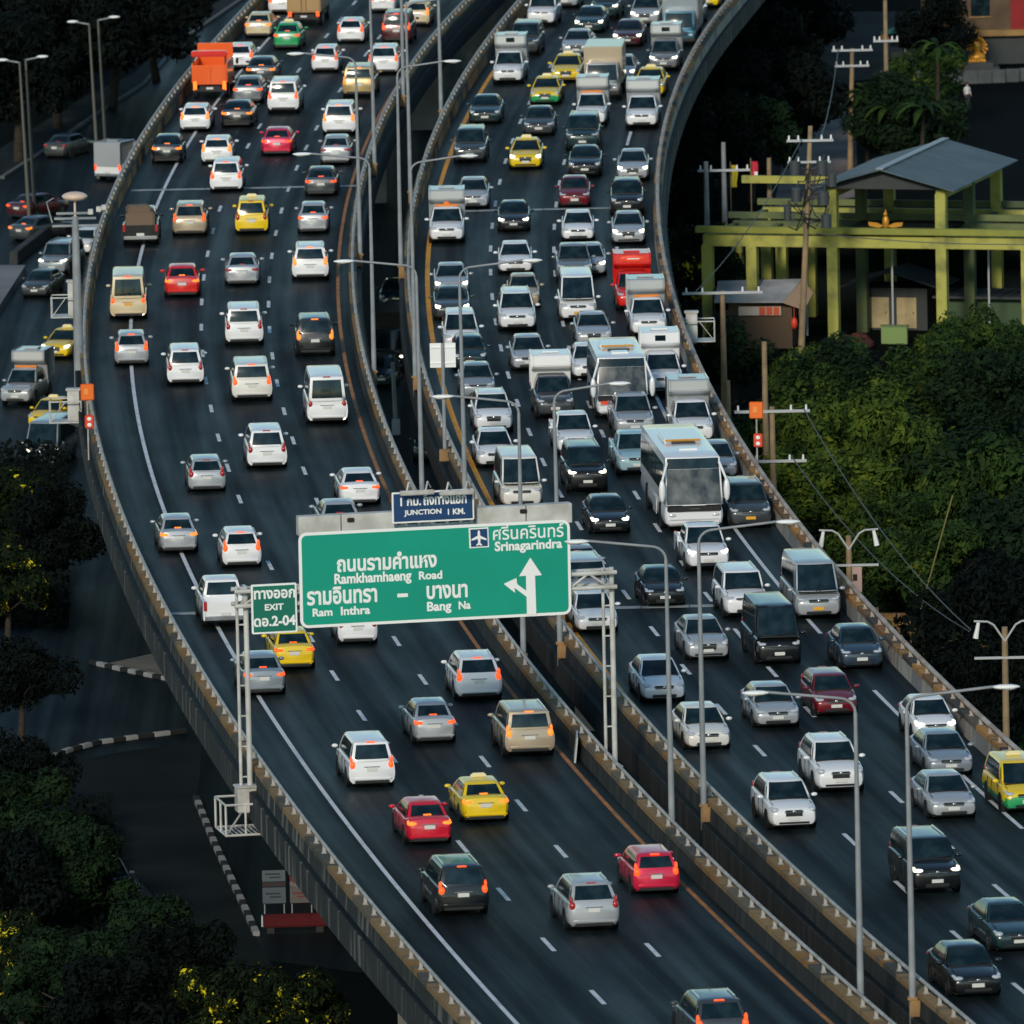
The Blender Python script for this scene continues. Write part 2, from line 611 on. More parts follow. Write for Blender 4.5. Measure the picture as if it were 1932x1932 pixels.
for i in range(len(A) - 1):
    a, b = Vector((*A[i], 0)), Vector((*A[i + 1], 0))
    d_ = (b - a).normalized()
    nn = Vector((-d_.y, d_.x, 0)) * .3
    mb.add([(p.x, p.y, z) for z in (0.0, .19) for p in (a, b, b - nn, a - nn)], [(4, 5, 6, 7), (0, 1, 5, 4), (2, 3, 7, 6), (0, 3, 7, 4), (1, 2, 6, 5)])
tag(mb.build('kerb', noisy('kerb_stone', (.07, .08, .085), (.12, .13, .13), 1., .9)), kind='structure')

# median barrier of the highway
m0, m1 = G('a', 470, 1680), G('e', 100, 235)
mb = MB()
mid = (m0 + m1) / 2
mb.box((mid.x, mid.y, .4), ((m1 - m0).length, .5, .8), math.atan2(m1.y - m0.y, m1.x - m0.x), taper=.98)
tag(mb.build('median_barrier', noisy('median_dark', (.02, .024, .026), (.04, .045, .045), 1., .9), bevel=.04), 'dark low concrete median barrier on the ground-level highway at the left edge', 'barrier')


# ---- the two elevated carriageways
def carriageway(name, l, r, fas_l, fas_r):
    def prof_obj():
        vs, fs, uv = [], [], []
        n = 270
        for i in range(n + 1):
            Y = Y0 + (Y1 - Y0) * i / n
            a, b = ex(l, Y) - .45, ex(r, Y) + .45
            for j in range(7):
                vs.append((a + (b - a) * j / 6, Y, DZ))
        for i in range(n):
            for j in range(6):
                k = i * 7 + j
                fs.append((k, k + 1, k + 8, k + 7))
                for (ii, jj) in ((i, j), (i, j + 1), (i + 1, j + 1), (i + 1, j)):
                    uv.append((Y0 + (Y1 - Y0) * ii / n, jj * 13.8 / 6))
        me = bpy.data.meshes.new(name)
        me.from_pydata(vs, [], fs)
        ul = me.uv_layers.new(name='UVMap')
        for i, q in enumerate(uv):
            ul.data[i].uv = q
        return link(name, me, M_ROAD)
    o = tag(prof_obj(), kind='structure')
    # deck edges, soffit and box girder
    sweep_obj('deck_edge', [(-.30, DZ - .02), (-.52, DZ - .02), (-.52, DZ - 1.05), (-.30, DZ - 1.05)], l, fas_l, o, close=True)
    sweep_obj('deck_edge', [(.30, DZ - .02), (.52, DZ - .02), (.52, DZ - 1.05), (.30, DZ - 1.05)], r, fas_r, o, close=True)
    vs = []
    cx = lambda Y: (ex(l, Y) + ex(r, Y)) / 2
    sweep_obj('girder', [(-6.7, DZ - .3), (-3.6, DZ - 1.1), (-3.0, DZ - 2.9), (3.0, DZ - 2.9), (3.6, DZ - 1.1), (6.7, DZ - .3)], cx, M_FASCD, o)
    for Yp in (392, 434, 476, 518, 560, 602, 644, 686, 728, 770, 812, 896, 980, 1064, 1148, 1232, 350, 308, 266):
        p = MB()
        p.box((0, 0, (DZ - 2.9) / 2), (2.2, 2.0, DZ - 2.9))
        p.prism([(-3.4, DZ - 2.9), (-1.1, DZ - 5.2), (1.1, DZ - 5.2), (3.4, DZ - 2.9)], -1.05, 1.05)
        p.build('pier', M_CONC, o, (cx(Yp), Yp, 0))
    return o


DECK_L = carriageway('elevated_road', 'LL', 'LR', M_FASC, M_FASCD)
DECK_R = carriageway('elevated_road', 'RL', 'RR', M_FASCD, M_FASC)


# ---- painted lines
def line(deck, k, off, m, wd, name='edge_line', y0=Y0, y1=Y1, z=.010):
    return sweep_obj(name, [(off - wd / 2, DZ + z), (off + wd / 2, DZ + z)], k, m, deck, y0, y1, 3.0)


line(DECK_L, 'LL', 2.2, M_PAINT, .17)
line(DECK_L, 'LR', -.72, M_BPAINT, .17)
line(DECK_R, 'RL', .92, M_YPAINT, .24)
dash = MB()
dash.add([(-.085, -1.35, 0), (.085, -1.35, 0), (.085, 1.35, 0), (-.085, 1.35, 0)], [(0, 1, 2, 3)])
DASH = dash.mesh('lane_dash')


def dashes(deck, k, off, yref, per=10.22, z=.011):
    i = math.ceil((Y0 - yref) / per)
    while yref + i * per < 960:
        Y = yref + i * per
        link('lane_dash', DASH, M_PAINT, deck, (ex(k, Y) + off, Y, DZ + z), (0, 0, -math.atan(slope(k, Y))), (1, 1, 1))
        i += 1


dashes(DECK_L, 'LL', 5.68, 549.6)
dashes(DECK_L, 'LL', 9.03, 548.1)
dashes(DECK_R, 'RL', 4.14, 549.3)
dashes(DECK_R, 'RL', 7.42, 548.2)
for (ya, yb) in ((340, 372), (378, 411), (418, 451), (458, 462), (466, 470), (476, 497), (528, 546), (551, 563), (568, 600), (606, 640), (648, 655), (664, 700)):
    line(DECK_R, 'RL', 10.68, M_PAINT, .17, 'lane_line', ya, yb)
# worn white arrow head strokes crossing lane lines on the right carriageway and the pale expansion joints
for deck, l, r, q, a, b in ((DECK_L, 'LL', 'LR', G('a', 1210, 1412, DZ), .4, 12.7), (DECK_R, 'RL', 'RR', G('c', 1060, 1555, DZ), 1.5, 12.0),
                            (DECK_L, 'LL', 'LR', G('i', 1160, 903, DZ), .3, 12.7), (DECK_R, 'RL', 'RR', G('k', 560, 1026, DZ), .4, 12.3)):
    for k in range(6):                                   # laid lane by lane
        xa, xb = a + (b - a) * k / 6 + .02, a + (b - a) * (k + 1) / 6 - .02
        X = ex(l, q.y)
        mb = MB()
        mb.box((X + (xa + xb) / 2, q.y, DZ + .014), (xb - xa, .62, .012))
        mb.build('expansion_joint', M_JOINT, deck)


# ---- parapets with rails
def parapet(k, s, label, m_wall, m_rail, m_out, wall_h=.82, rail_r=.065):
    """s=+1: road lies to the right of this edge"""
    o = thing('parapet', label, 'parapet')
    sweep_obj('wall', [(.20 * s, DZ + .004), (.17 * s, DZ + .35), (.14 * s, DZ + .65), (-.20 * s, DZ + .65), (-.24 * s, DZ + .004)], k, m_out, o)
    sweep_obj('coping', [(.17 * s, DZ + wall_h - .19), (.17 * s, DZ + wall_h), (-.25 * s, DZ + wall_h), (-.25 * s, DZ + wall_h - .19), (.17 * s, DZ + wall_h - .19)], k, m_wall, o)
    n = 8
    ring = [(rail_r * math.cos(2 * PI * i / n) - .03 * s, DZ + 1.15 + rail_r * math.sin(2 * PI * i / n)) for i in range(n + 1)]
    sweep_obj('top_rail', ring, k, m_rail, o, smooth=60)
    pm = MB()
    pm.box((0, 0, .16), (.12, .09, .32), taper=.8)
    pm.box((0, 0, .02), (.18, .18, .04))
    me = pm.mesh('post')
    Y = 366.
    while Y < 520:                                       # posts that can be told apart
        link('post', me, m_rail, o, (ex(k, Y) - .03 * s, Y, DZ + wall_h), (0, 0, -math.atan(slope(k, Y))))
        Y += 2.15
    st = MB()
    while Y < 1290:
        st.box((ex(k, Y) - .03 * s, Y, DZ + wall_h + .16), (.12, .10, .32))
        Y += 2.15
    tag(st.build('post_row', m_rail, o), kind='stuff')
    return o


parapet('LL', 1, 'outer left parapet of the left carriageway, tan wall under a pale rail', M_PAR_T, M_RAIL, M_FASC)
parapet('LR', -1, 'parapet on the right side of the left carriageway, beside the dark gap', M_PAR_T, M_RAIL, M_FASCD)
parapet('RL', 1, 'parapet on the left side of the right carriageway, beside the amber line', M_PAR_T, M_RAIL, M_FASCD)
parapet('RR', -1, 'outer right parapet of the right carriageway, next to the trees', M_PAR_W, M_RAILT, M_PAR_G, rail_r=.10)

# inner faces are dirty precast units
for nm, k, s, m in (('LL', 'LL', 1, M_PAR_W), ('LR', 'LR', -1, M_FASCD), ('RL', 'RL', 1, M_PAR_W), ('RR', 'RR', -1, M_PAR_G)):
    par = [o for o in scn.objects if o.name.startswith('parapet')][['LL', 'LR', 'RL', 'RR'].index(nm)]
    sweep_obj('inner_lining', [(.215 * s, DZ + .006), (.190 * s, DZ + .36), (.180 * s, DZ + .60)], k, m, par)


# ---- street lamps
def lamp(k, s, corner_y, base_y, head_dx, label, armrise=.25, h=10.8):
    """lamp on the gap side of parapet k; s=-1 arm to the left, +1 to the right; base_y: picture row of its foot"""
    lo, hi = 340., 790.
    off = .42 if k == 'LR' else -.42
    for _ in range(40):                                  # distance at which the foot shows at that row
        Y = (lo + hi) / 2
        v = Vector((ex(k, Y) + off, Y, DZ + .9)) - CAM
        py = 966 - F * v.dot(_u) / v.dot(_d)
        if py > base_y:
            lo = Y
        else:
            hi = Y
    X = ex(k, Y) + off
    o = thing('street_lamp', label, 'street lamp', (X, Y, DZ), 0, 'lamps along the gap between the carriageways')
    mb = MB()
    lean = random.uniform(-.05, .05)
    mb.tube((0, 0, -.3), (lean * .2, 0, h * .35), .125, .105, 10)
    mb.tube((lean * .2, 0, h * .35), (lean, 0, h - .5), .105, .065, 10)
    mb.build('pole', M_STEEL, o, smooth=40)
    L = head_dx / pxm(Y)
    pts = [Vector((lean, 0, h - .5))]
    for i in range(1, 6):
        t = i / 5 * PI / 2
        pts.append(Vector((lean + s * .55 * (1 - math.cos(t)), 0, h - .5 + .5 * math.sin(t))))
    pts.append(Vector((s * L, 0, h + armrise)))
    mb = MB()
    mb.path(pts, .05, 8)
    mb.build('arm', M_STEEL, o, smooth=60)
    mb = MB()
    mb.ell((s * (L + .35), 0, h + armrise - .02), (.48, .17, .085), 12, 6)
    hd = mb.build('lamp_head', M_SIGNW, o, smooth=60)
    mb = MB()
    mb.ell((s * (L + .42), 0, h + armrise - .09), (.26, .11, .05), 10, 4)
    mb.build('lens', M_LAMP, hd, smooth=60)
    mb = MB()
    mb.box((-off * .5, 0, .30), (.66, .42, .55), taper=.9)
    mb.box((0, 0, .62), (.34, .34, .10))
    mb.build('base_bracket', M_TAN, o, bevel=.02)
    return o


lamp('LR', -1, 1280, 1872, 168, 'nearest lamp with left arm, its foot at the lower right between the carriageways')
lamp('LR', -1, 1010, 1540, 150, 'left-armed lamp over the black sedan and white sedan right of the gantry leg')
lamp('LR', -1, 730, 1222, 125, 'left-armed lamp rising behind the big green sign, its arm over a grey sedan')
lamp('LR', -1, 487, 925, 122, 'left-armed lamp whose foot stands just above the blue junction sign')
lamp('LR', -1, 290, 690, 112, 'left-armed lamp arching over the silver sedan in the left carriageway')
lamp('LR', -1, 115, 470, 100, 'left-armed lamp with its head beside a white hatchback near the top')
lamp('LR', -1, 0, 300, 95, 'left-armed lamp cut by the top edge, standing above the curve of the left carriageway')
lamp('LR', -1, 0, 172, 95, 'farthest left-armed lamp, top out of the picture')
lamp('RL', 1, 1270, 1868, 165, 'nearest lamp with right arm, its head at the right picture edge')
lamp('RL', 1, 965, 1505, 150, 'right-armed lamp whose head points over the roadside trees past the coach')
lamp('RL', 1, 697, 1200, 105, 'right-armed lamp rising behind the right end of the green sign towards the minibus')
lamp('RL', 1, 478, 930, 120, 'right-armed lamp with its head beside the white sedan in mid picture')
lamp('RL', 1, 288, 700, 95, 'right-armed lamp arching over the amber edge line in the upper half')
lamp('RL', 1, 124, 492, 92, 'right-armed lamp with its head above the gap near the top')
lamp('RL', 1, 0, 352, 85, 'right-armed lamp at the tightest part of the curve, top at the picture edge')
lamp('RL', 1, 0, 200, 85, 'farthest right-armed lamp, top out of the picture')

# ---- sign gantry
lo, hi = 400., 500.                                      # left leg stands just outside the left parapet
for _ in range(40):
    Yg = (lo + hi) / 2
    if PY((461, 1400), Yg).x < ex('LL', Yg) - .62:
        lo = Yg
    else:
        hi = Yg
gl = Vector((ex('LL', Yg) - .62, Yg, DZ))
Yr = Yg + 2.9                                            # right leg stands in the gap
gr = Vector((PY((1149, 1300), Yr).x, Yr, DZ))
print('leg', Yg, gr.x, ex('LR', Yr), ex('RL', Yr))
GX = (gr - gl)
GX.z = 0
glen = GX.length
gx = GX.normalized()
gy = Vector((-gx.y, gx.x, 0))                            # away from the camera
GANG = math.atan2(gx.y, gx.x)


def gp(xy, back=0.):
    """picture point -> (metres along the gantry from its left leg, height) on the sign plane"""
    v = ray(*xy)
    o = gl - gy * back
    t = (o - CAM).dot(gy) / v.dot(gy)
    q = CAM + v * t
    return (q - o).dot(gx), q.z


zt_l = gp((463, 1108))[1]
zt_r = gp((1146, 1068))[1]
print('GANTRY len', glen, 'tops', zt_l, zt_r, 'Y', gl.y, gr.y)
ZT = (zt_l + zt_r) / 2

gan = thing('sign_gantry', 'white steel sign gantry spanning the left carriageway', 'gantry', (gl.x, gl.y, DZ), GANG)
for (xx, nm) in ((0, 'l'), (glen, 'r')):
    mb = MB()
    mb.tube((xx - .16, 0, -.9 if nm == 'l' else -2.2), (xx - .16, 0, ZT - DZ), .065, .06, 12)
    mb.tube((xx + .18, 0, -.9 if nm == 'l' else -2.2), (xx + .18, 0, ZT - DZ), .105, .10, 12)
    for i in range(6):
        mb.box((xx, 0, .5 + i * 1.15), (.3, .05, .05))
    mb.build('leg', M_WHITE, gan, smooth=40)
    mb = MB()
    mb.box((xx, .0, -.35), (.72, .7, .95))
    mb.box((xx, .0, .15), (.84, .8, .07))
    mb.build('leg_box', M_WHITE, gan, bevel=.03)
mb = MB()
for zz, yy in ((ZT - DZ - .15, -.35), (ZT - DZ - .15, .35), (ZT - DZ - .70, -.35), (ZT - DZ - .70, .35)):
    mb.tube((-.3, yy, zz), (glen + .3, yy, zz), .085, .085, 8)
n = 18
for i in range(n):
    x0, x1 = glen * i / n, glen * (i + 1) / n
    za, zb = ZT - DZ - .15, ZT - DZ - .70
    for yy in (-.35, .35):
        mb.tube((x0, yy, za if i % 2 else zb), (x1, yy, zb if i % 2 else za), .045, .045, 6)
    mb.tube((x0, -.35, za), (x1, .35, za), .04, .04, 6)
mb.build('truss', M_WHITE, gan, smooth=40)
# walkway cage hung outside the left leg
mb = MB()
cw, cd_, ch = 1.05, 1.5, 1.15
for z in (-1.45, -1.45 + ch):
    for a, b in (((-cw, -cd_), (0.6, -cd_)), ((-cw, .6), (.6, .6)), ((-cw, -cd_), (-cw, .6)), ((.6, -cd_), (.6, .6))):
        mb.tube((*a, z), (*b, z), .045, .045, 6)
for a in ((-cw, -cd_), (.6, -cd_), (-cw, .6), (.6, .6), (-.3, -cd_), (-cw, -.45)):
    mb.tube((*a, -1.45), (*a, -1.45 + ch), .045, .045, 6)
for i in range(9):
    mb.box((-cw + .12 + i * .18, -.45, -1.45), (.07, 2.05, .03))
mb.tube((-cw, -cd_, -1.45), (0, 0, -.6), .04, .04, 6)
mb.tube((.6, -cd_, -1.45), (0, 0, -.6), .04, .04, 6)
mb.build('walkway_cage', M_WHITE, gan, smooth=40)


def text_mesh(s, name, off=.032):
    c = bpy.data.curves.new(name, 'FONT')
    c.body = s
    c.size = 1.
    c.offset = .012 if 'ศ' in s else .032
    c.extrude = .0
    c.resolution_u = 3
    o = bpy.data.objects.new(name, c)
    COL.objects.link(o)
    bpy.context.view_layer.update()
    dg = bpy.context.evaluated_depsgraph_get()
    me = bpy.data.meshes.new_from_object(o.evaluated_get(dg))
    bpy.data.objects.remove(o)
    bpy.data.curves.remove(c)
    me.materials.clear()
    return me


def rrect(w_, h_, r, th, n=5):
    """rounded plate, x right, z up, thickness along +y, front face at y=0"""
    pts = []
    for cx, cz, a0 in ((w_ - r, h_ - r, 0), (r, h_ - r, 90), (r, r, 180), (w_ - r, r, 270)):
        for i in range(n + 1):
            t = rad(a0 + 90 * i / n)
            pts.append((cx + r * math.cos(t), cz + r * math.sin(t)))
    mb = MB()
    mb.prism(pts, 0, th)
    return mb


Z1 = lambda x, y: ((560 + x * 560 / 1932) * 1932 / 1970, (930 + y * 560 / 1932) * 1932 / 1970)   # enlarged sign view
BACK = .55


def signboard(name, label, tl, br, m, rad_, border, frame, depth=.06, back=BACK, lift=0.):
    x0, z1 = gp(tl, back)
    x1, z0 = gp(br, back)
    o = thing(name, label, 'road sign', gl - gy * back + gx * x0 + Vector((0, 0, z0 - DZ)), GANG)
    rrect(x1 - x0, z1 - z0, rad_, depth).build('border', frame, o)
    pf = rrect(x1 - x0 - 2 * border, z1 - z0 - 2 * border, max(rad_ - border, .02), .02)
    pf.build('face', m, o, (border, -.012, border))
    return o, x0, z0, x1 - x0, z1 - z0


def words(o, x0, z0, s, tl, br, back=BACK, m=None, body=None):
    """lettering fitted to the box between two picture points"""
    me = text_mesh(s, 'lettering')
    xs = [v.co.x for v in me.vertices]
    ys = [v.co.y for v in me.vertices]
    a, zt = gp(tl, back)
    b, zb = gp(br, back)
    sx, sy = (b - a) / (max(xs) - min(xs)), (zt - zb) / (max(ys) - min(ys))
    for v in me.vertices:
        v.co = ((v.co.x - min(xs)) * sx, 0, (v.co.y - min(ys)) * sy)
    return link('lettering', me, m or M_SIGNW, o, (a - x0, -.018, zb - z0))


main, mx0, mz0, mw, mh = signboard('direction_sign', 'large green road sign with Thai and English place names and a forking arrow', Z1(48, 330), Z1(1862, 955 - 87), M_SIGNG, .30, .11, M_SIGNW)


def zline(x, y):
    """the photographed sign's edges climb to the right; undo that for box corners read along a line"""
    return Z1(x, y)


def mwords(s, xl, yt, yb, xr, ytr=None, ybr=None):
    sl = -.048                                            # lines of lettering rise to the right in the picture
    xm = (xl + xr) / 2
    me = words(main, mx0, mz0, s, Z1(xl, yt), Z1(xr, yb + 0))
    return me


def fitwords(o, x0, z0, s, xl, yl_base, xr, height, back=BACK, m=None):
    """xl,yl_base: left end of the baseline; height in picture units of the enlarged view"""
    a, zb = gp(Z1(xl, yl_base), back)
    _, zt = gp(Z1(xl, yl_base - height), back)
    b, _ = gp(Z1(xr, yl_base), back)
    me = text_mesh(s, 'lettering')
    xs = [v.co.x for v in me.vertices]
    ys = [v.co.y for v in me.vertices]
    sx, sy = (b - a) / (max(xs) - min(xs)), (zt - zb) / (max(ys) - min(ys))
    for v in me.vertices:
        v.co = ((v.co.x - min(xs)) * sx, 0, (v.co.y - min(ys)) * sy)
    return link('lettering', me, m or M_SIGNW, o, (a - x0, -.018, zb - z0))


fw = lambda *a: fitwords(main, mx0, mz0, *a)
fw('ศรีนครินทร์', 1340, 378, 1810, 96)
fw('Srinagarindra', 1352, 470, 1800, 84)
fw('ถนนรามคำแหง', 305, 590, 968, 118)
fw('Ramkhamhaeng', 288, 690, 800, 90)
fw('Road', 848, 640, 1003, 56)
fw('รามอินทรา', 105, 812, 572, 118)
fw('–', 705, 756, 775, 24)
fw('บางนา', 900, 770, 1172, 92)
fw('Ram', 143, 885, 275, 54)
fw('Inthra', 330, 876, 525, 58)
fw('Bang', 903, 868, 1065, 82)
fw('Na', 1112, 836, 1192, 54)


def flat(o, x0, z0, pts, name, m, back=BACK, y=-.017, th=.012):
    """flat shape on a sign from picture points"""
    q = [gp(Z1(*p), back) for p in pts]
    mb = MB()
    mb.prism([(a - x0, z - z0) for a, z in q], y - th, y)
    return mb.build(name, m, o)


flat(main, mx0, mz0, [(1565, 872), (1627, 870), (1618, 612), (1664, 608), (1587, 492), (1512, 616), (1558, 612), (1560, 712), (1500, 668), (1494, 628), (1410, 666), (1486, 726), (1482, 692), (1562, 752)], 'arrow', M_SIGNW)
flat(main, mx0, mz0, [(1178, 298), (1308, 290), (1313, 422), (1183, 430)], 'pictogram_frame', M_SIGNW)
flat(main, mx0, mz0, [(1188, 306), (1300, 299), (1304, 414), (1193, 421)], 'pictogram_panel', M_SIGNB, y=-.030)
flat(main, mx0, mz0, [(1244, 308), (1251, 318), (1253, 345), (1296, 366), (1296, 376), (1255, 366), (1254, 394), (1266, 404), (1266, 412), (1247, 407), (1228, 413), (1228, 405), (1240, 395), (1238, 367), (1196, 379), (1196, 369), (1236, 346), (1237, 319)], 'plane_symbol', M_SIGNW, y=-.043)

exs, ex0, ez0, ew, eh = signboard('exit_sign', 'small dark green exit number sign left of the large green sign', D('j', 90, 622), D('j', 338, 872), M_SIGND, .06, .07, M_SIGNW)
ZJ = lambda x, y: D('j', x, y)


def jwords(o, x0, z0, s, xl, yb, xr, hh, back=BACK):
    a, zb = gp(ZJ(xl, yb), back)
    _, zt = gp(ZJ(xl, yb - hh), back)
    b, _ = gp(ZJ(xr, yb), back)
    me = text_mesh(s, 'lettering')
    xs = [v.co.x for v in me.vertices]
    ys = [v.co.y for v in me.vertices]
    sx, sy = (b - a) / (max(xs) - min(xs)), (zt - zb) / (max(ys) - min(ys))
    for v in me.vertices:
        v.co = ((v.co.x - min(xs)) * sx, 0, (v.co.y - min(ys)) * sy)
    return link('lettering', me, M_SIGNW, o, (a - x0, -.018, zb - z0))


jwords(exs, ex0, ez0, 'ทางออก', 106, 700, 326, 48)
jwords(exs, ex0, ez0, 'EXIT', 164, 758, 264, 34)
jwords(exs, ex0, ez0, 'ดอ.2-04', 106, 846, 328, 56)
jn, jx0, jz0, jw, jh = signboard('junction_sign', 'small blue junction distance sign standing on top of the large green sign', Z1(668, 62), Z1(1216, 240), M_SIGNB, .05, .06, M_SIGNW, back=BACK + .02)
fitwords(jn, jx0, jz0, '1 กม.', 725, 152, 862, 56, BACK + .02)
fitwords(jn, jx0, jz0, 'ถึงทางแยก', 878, 146, 1165, 78, BACK + .02)
fitwords(jn, jx0, jz0, 'JUNCTION', 750, 222, 998, 44, BACK + .02)
fitwords(jn, jx0, jz0, '1 KM.', 1040, 208, 1155, 40, BACK + .02)
# white box beam carrying the big sign's lights, and the blue sign's light bars
bx0, bz1 = gp(Z1(35, 215), .0)
bx1, bz0 = gp(Z1(1855, 235), .0)
_, bzb = gp(Z1(35, 345), .0)
bt = thing('light_trough', 'long white box trough along the top of the green sign', 'sign light', gl + gx * bx0 + Vector((0, 0, bzb - DZ)), GANG)
L_ = bx1 - bx0
for a, b in ((0, .155), (.157, .35), (.652, .83), (.832, 1.)):
    mb = MB()
    mb.box((L_ * (a + b) / 2, -.1, (bz1 - bzb) / 2), (L_ * (b - a) - .02, .5, bz1 - bzb))
    mb.build('trough_panel', M_WHITE, bt, bevel=.02)
mb = MB()
for t in (.36, .40, .45, .5, .55, .6, .64):
    mb.box((L_ * t, .1, (bz1 - bzb) * .55), (.12, .08, (bz1 - bzb) * 1.1))
mb.box((L_ * .5, .2, .1), (L_ * .34, .06, .12))
mb.build('strut', M_WHITE, bt)
for t in (.19, .82):
    mb = MB()
    mb.box((L_ * t, -.38, (bz1 - bzb) * .72), (.26, .08, .16))
    mb.build('clamp', M_BLACK, bt, bevel=.02)
for x_a, x_b, nm in ((722, 950, 'left'), (985, 1212, 'right')):
    a, z = gp(Z1(x_a, 66), BACK + .5)
    b, _ = gp(Z1(x_b, 66), BACK + .5)
    o = thing('light_bar', 'white light bar over the %s half of the blue junction sign' % nm, 'sign light', gl - gy * (BACK + .5) + gx * a + Vector((0, 0, z - DZ)), GANG)
    mb = MB()
    mb.box(((b - a) / 2, 0, 0), (b - a, .22, .17))
    mb.build('housing', M_WHITE, o, bevel=.03)
    for t in (.2, .75):
        mb = MB()
        mb.path([((b - a) * t, .0, .06), ((b - a) * t + .12, .2, .36), ((b - a) * t + .3, .52, .1)], .035, 6)
        mb.build('bracket', M_WHITE, o)

# ---- orange boards, service platforms and other furniture on the parapets
def orange_post(k, s, Y, label, up):
    X = ex(k, Y) - s * .45
    o = thing('orange_marker_board', label, 'sign', (X, Y, DZ), rad(6) * s)
    mb = MB()
    mb.tube((0, 0, -.6), (0, 0, up + .3), .04, .04, 8)
    mb.build('post', M_RAIL, o, smooth=40)
    mb = MB()
    mb.box((0, -.09, up), (.62, .08, .76))
    b = mb.build('board', M_ORNG, o, bevel=.05)
    mb = MB()
    mb.box((-.05, -.14, up + .03), (.2, .012, .26), taper=.7)
    mb.build('mark', mat('orange_pale', (.85, .30, .06), .5), b)
    mb = MB()
    mb.box((.06, -.09, up - 1.35), (.42, .08, .62))
    b = mb.build('board', mat('red_orange_board', (.72, .07, .02), .5), o, bevel=.04)
    mb = MB()
    for zz in (-.14, .13):
        mb.ell((.06, -.14, up - 1.35 + zz), (.10, .012, .09), 10, 4)
    mb.build('mark', M_SIGNW, b)


orange_post('LL', 1, P((178, 830), DZ + .9).y, 'orange board above a red board on a post at the left parapet', 3.1)
orange_post('RR', -1, P((1418, 862), DZ + .9).y, 'orange board above a red board on a post at the right parapet by the trees', 3.0)


def platform(k, s, Y, label, box_h=1.6, mir=1):
    X = ex(k, Y) - s * .95
    o = thing('service_platform', label, 'platform', (X, Y, DZ - .5), 0)
    mb = MB()
    for z in (0, 1.1):
        for a, b in (((-1.2, -.8), (.8, -.8)), ((-1.2, .8), (.8, .8)), ((-1.2, -.8), (-1.2, .8)), ((.8, -.8), (.8, .8))):
            mb.tube((a[0] * mir, a[1], z), (b[0] * mir, b[1], z), .04, .04, 6)
    for a in ((-1.2, -.8), (.8, -.8), (-1.2, .8), (.8, .8)):
        mb.tube((a[0] * mir, a[1], 0), (a[0] * mir, a[1], 1.1), .04, .04, 6)
    mb.tube((-1.2 * mir, -.8, 0), (-.2 * mir, -.8, 1.1), .03, .03, 6)
    mb.build('cage', M_WHITE, o, smooth=40)
    mb = MB()
    mb.box((-.2 * mir, 0, 0), (2.0, 1.6, .06))
    mb.tube((0, 0, -.05), (s * 1.0, 0, -.35), .12, .12, 8)
    mb.build('floor_plate', M_GALVB, o)
    mb = MB()
    mb.box((.3 * mir, 0, box_h / 2 + .03), (.75, .55, box_h))
    mb.box((.3 * mir, 0, box_h + .06), (.95, .7, .10))
    mb.build('cabinet', M_WHITE, o, bevel=.03)
    o.scale = (.74, .8, .9)
    return o


platform('LL', 1, P(D('e', 560, 1390), DZ - .5).y, 'white cabinet in a railed platform outside the left parapet, beside the yellow taxi below')
platform('LL', 1, P(D('e', 500, 610), DZ - .5).y, 'white cabinet in a railed platform at the foot of the tall camera mast', 1.9)
platform('RR', -1, P(D('h', 740, 790), DZ - .5).y, 'white cabinet in a railed platform outside the right parapet, near the shack', 1.5, -1)

# tall mast with cameras on the left
Ym = P(D('e', 590, 1010), DZ).y
o = thing('camera_mast', 'tall grey mast with cameras and a round lamp outside the left parapet', 'mast', (PY(D('e', 588, 1000), Ym).x, Ym, DZ - 1.2))
Hm = (D('e', 590, 1010)[1] - D('a', 565, 1600)[1]) / pxm(Ym) + 1.2
mb = MB()
mb.tube((0, 0, 0), (0, 0, Hm * .5), .26, .22, 14)
mb.tube((0, 0, Hm * .5), (-.0, 0, Hm), .22, .16, 14)
mb.box((.5, 0, .4), (1.4, .5, .5))
mb.build('pole', M_STEEL, o, smooth=40)
mb = MB()
for z, L2 in ((Hm - .45, 1.1), (Hm - .1, 1.0), (Hm + .15, .9)):
    mb.box((0, 0, z), (L2 * 2, .14, .10))
mb.tube((-1.1, 0, Hm - .3), (-1.35, 0, Hm + .7), .04, .03, 6)
mb.tube((-1.35, 0, Hm + .7), (-1.0, 0, Hm + .9), .03, .03, 6)
mb.build('cross_arms', M_STEEL, o)
mb = MB()
mb.tube((0, 0, Hm), (0, 0, Hm + .8), .06, .06, 8)
mb.ell((0, 0, Hm + .95), (.62, .5, .24), 16, 8)
mb.build('lamp_dome', mat('dome_peach', (.66, .50, .40), .4), o, smooth=50)
for x in (.75, 1.15, 1.4):
    mb = MB()
    mb.box((x, -.15, Hm + .30 + (x - 1) * .3), (.24, .42, .24))
    mb.tube((x, 0, Hm + .1), (x, -.1, Hm + .3), .04, .04, 6)
    mb.build('camera', M_WHITE, o, bevel=.03)

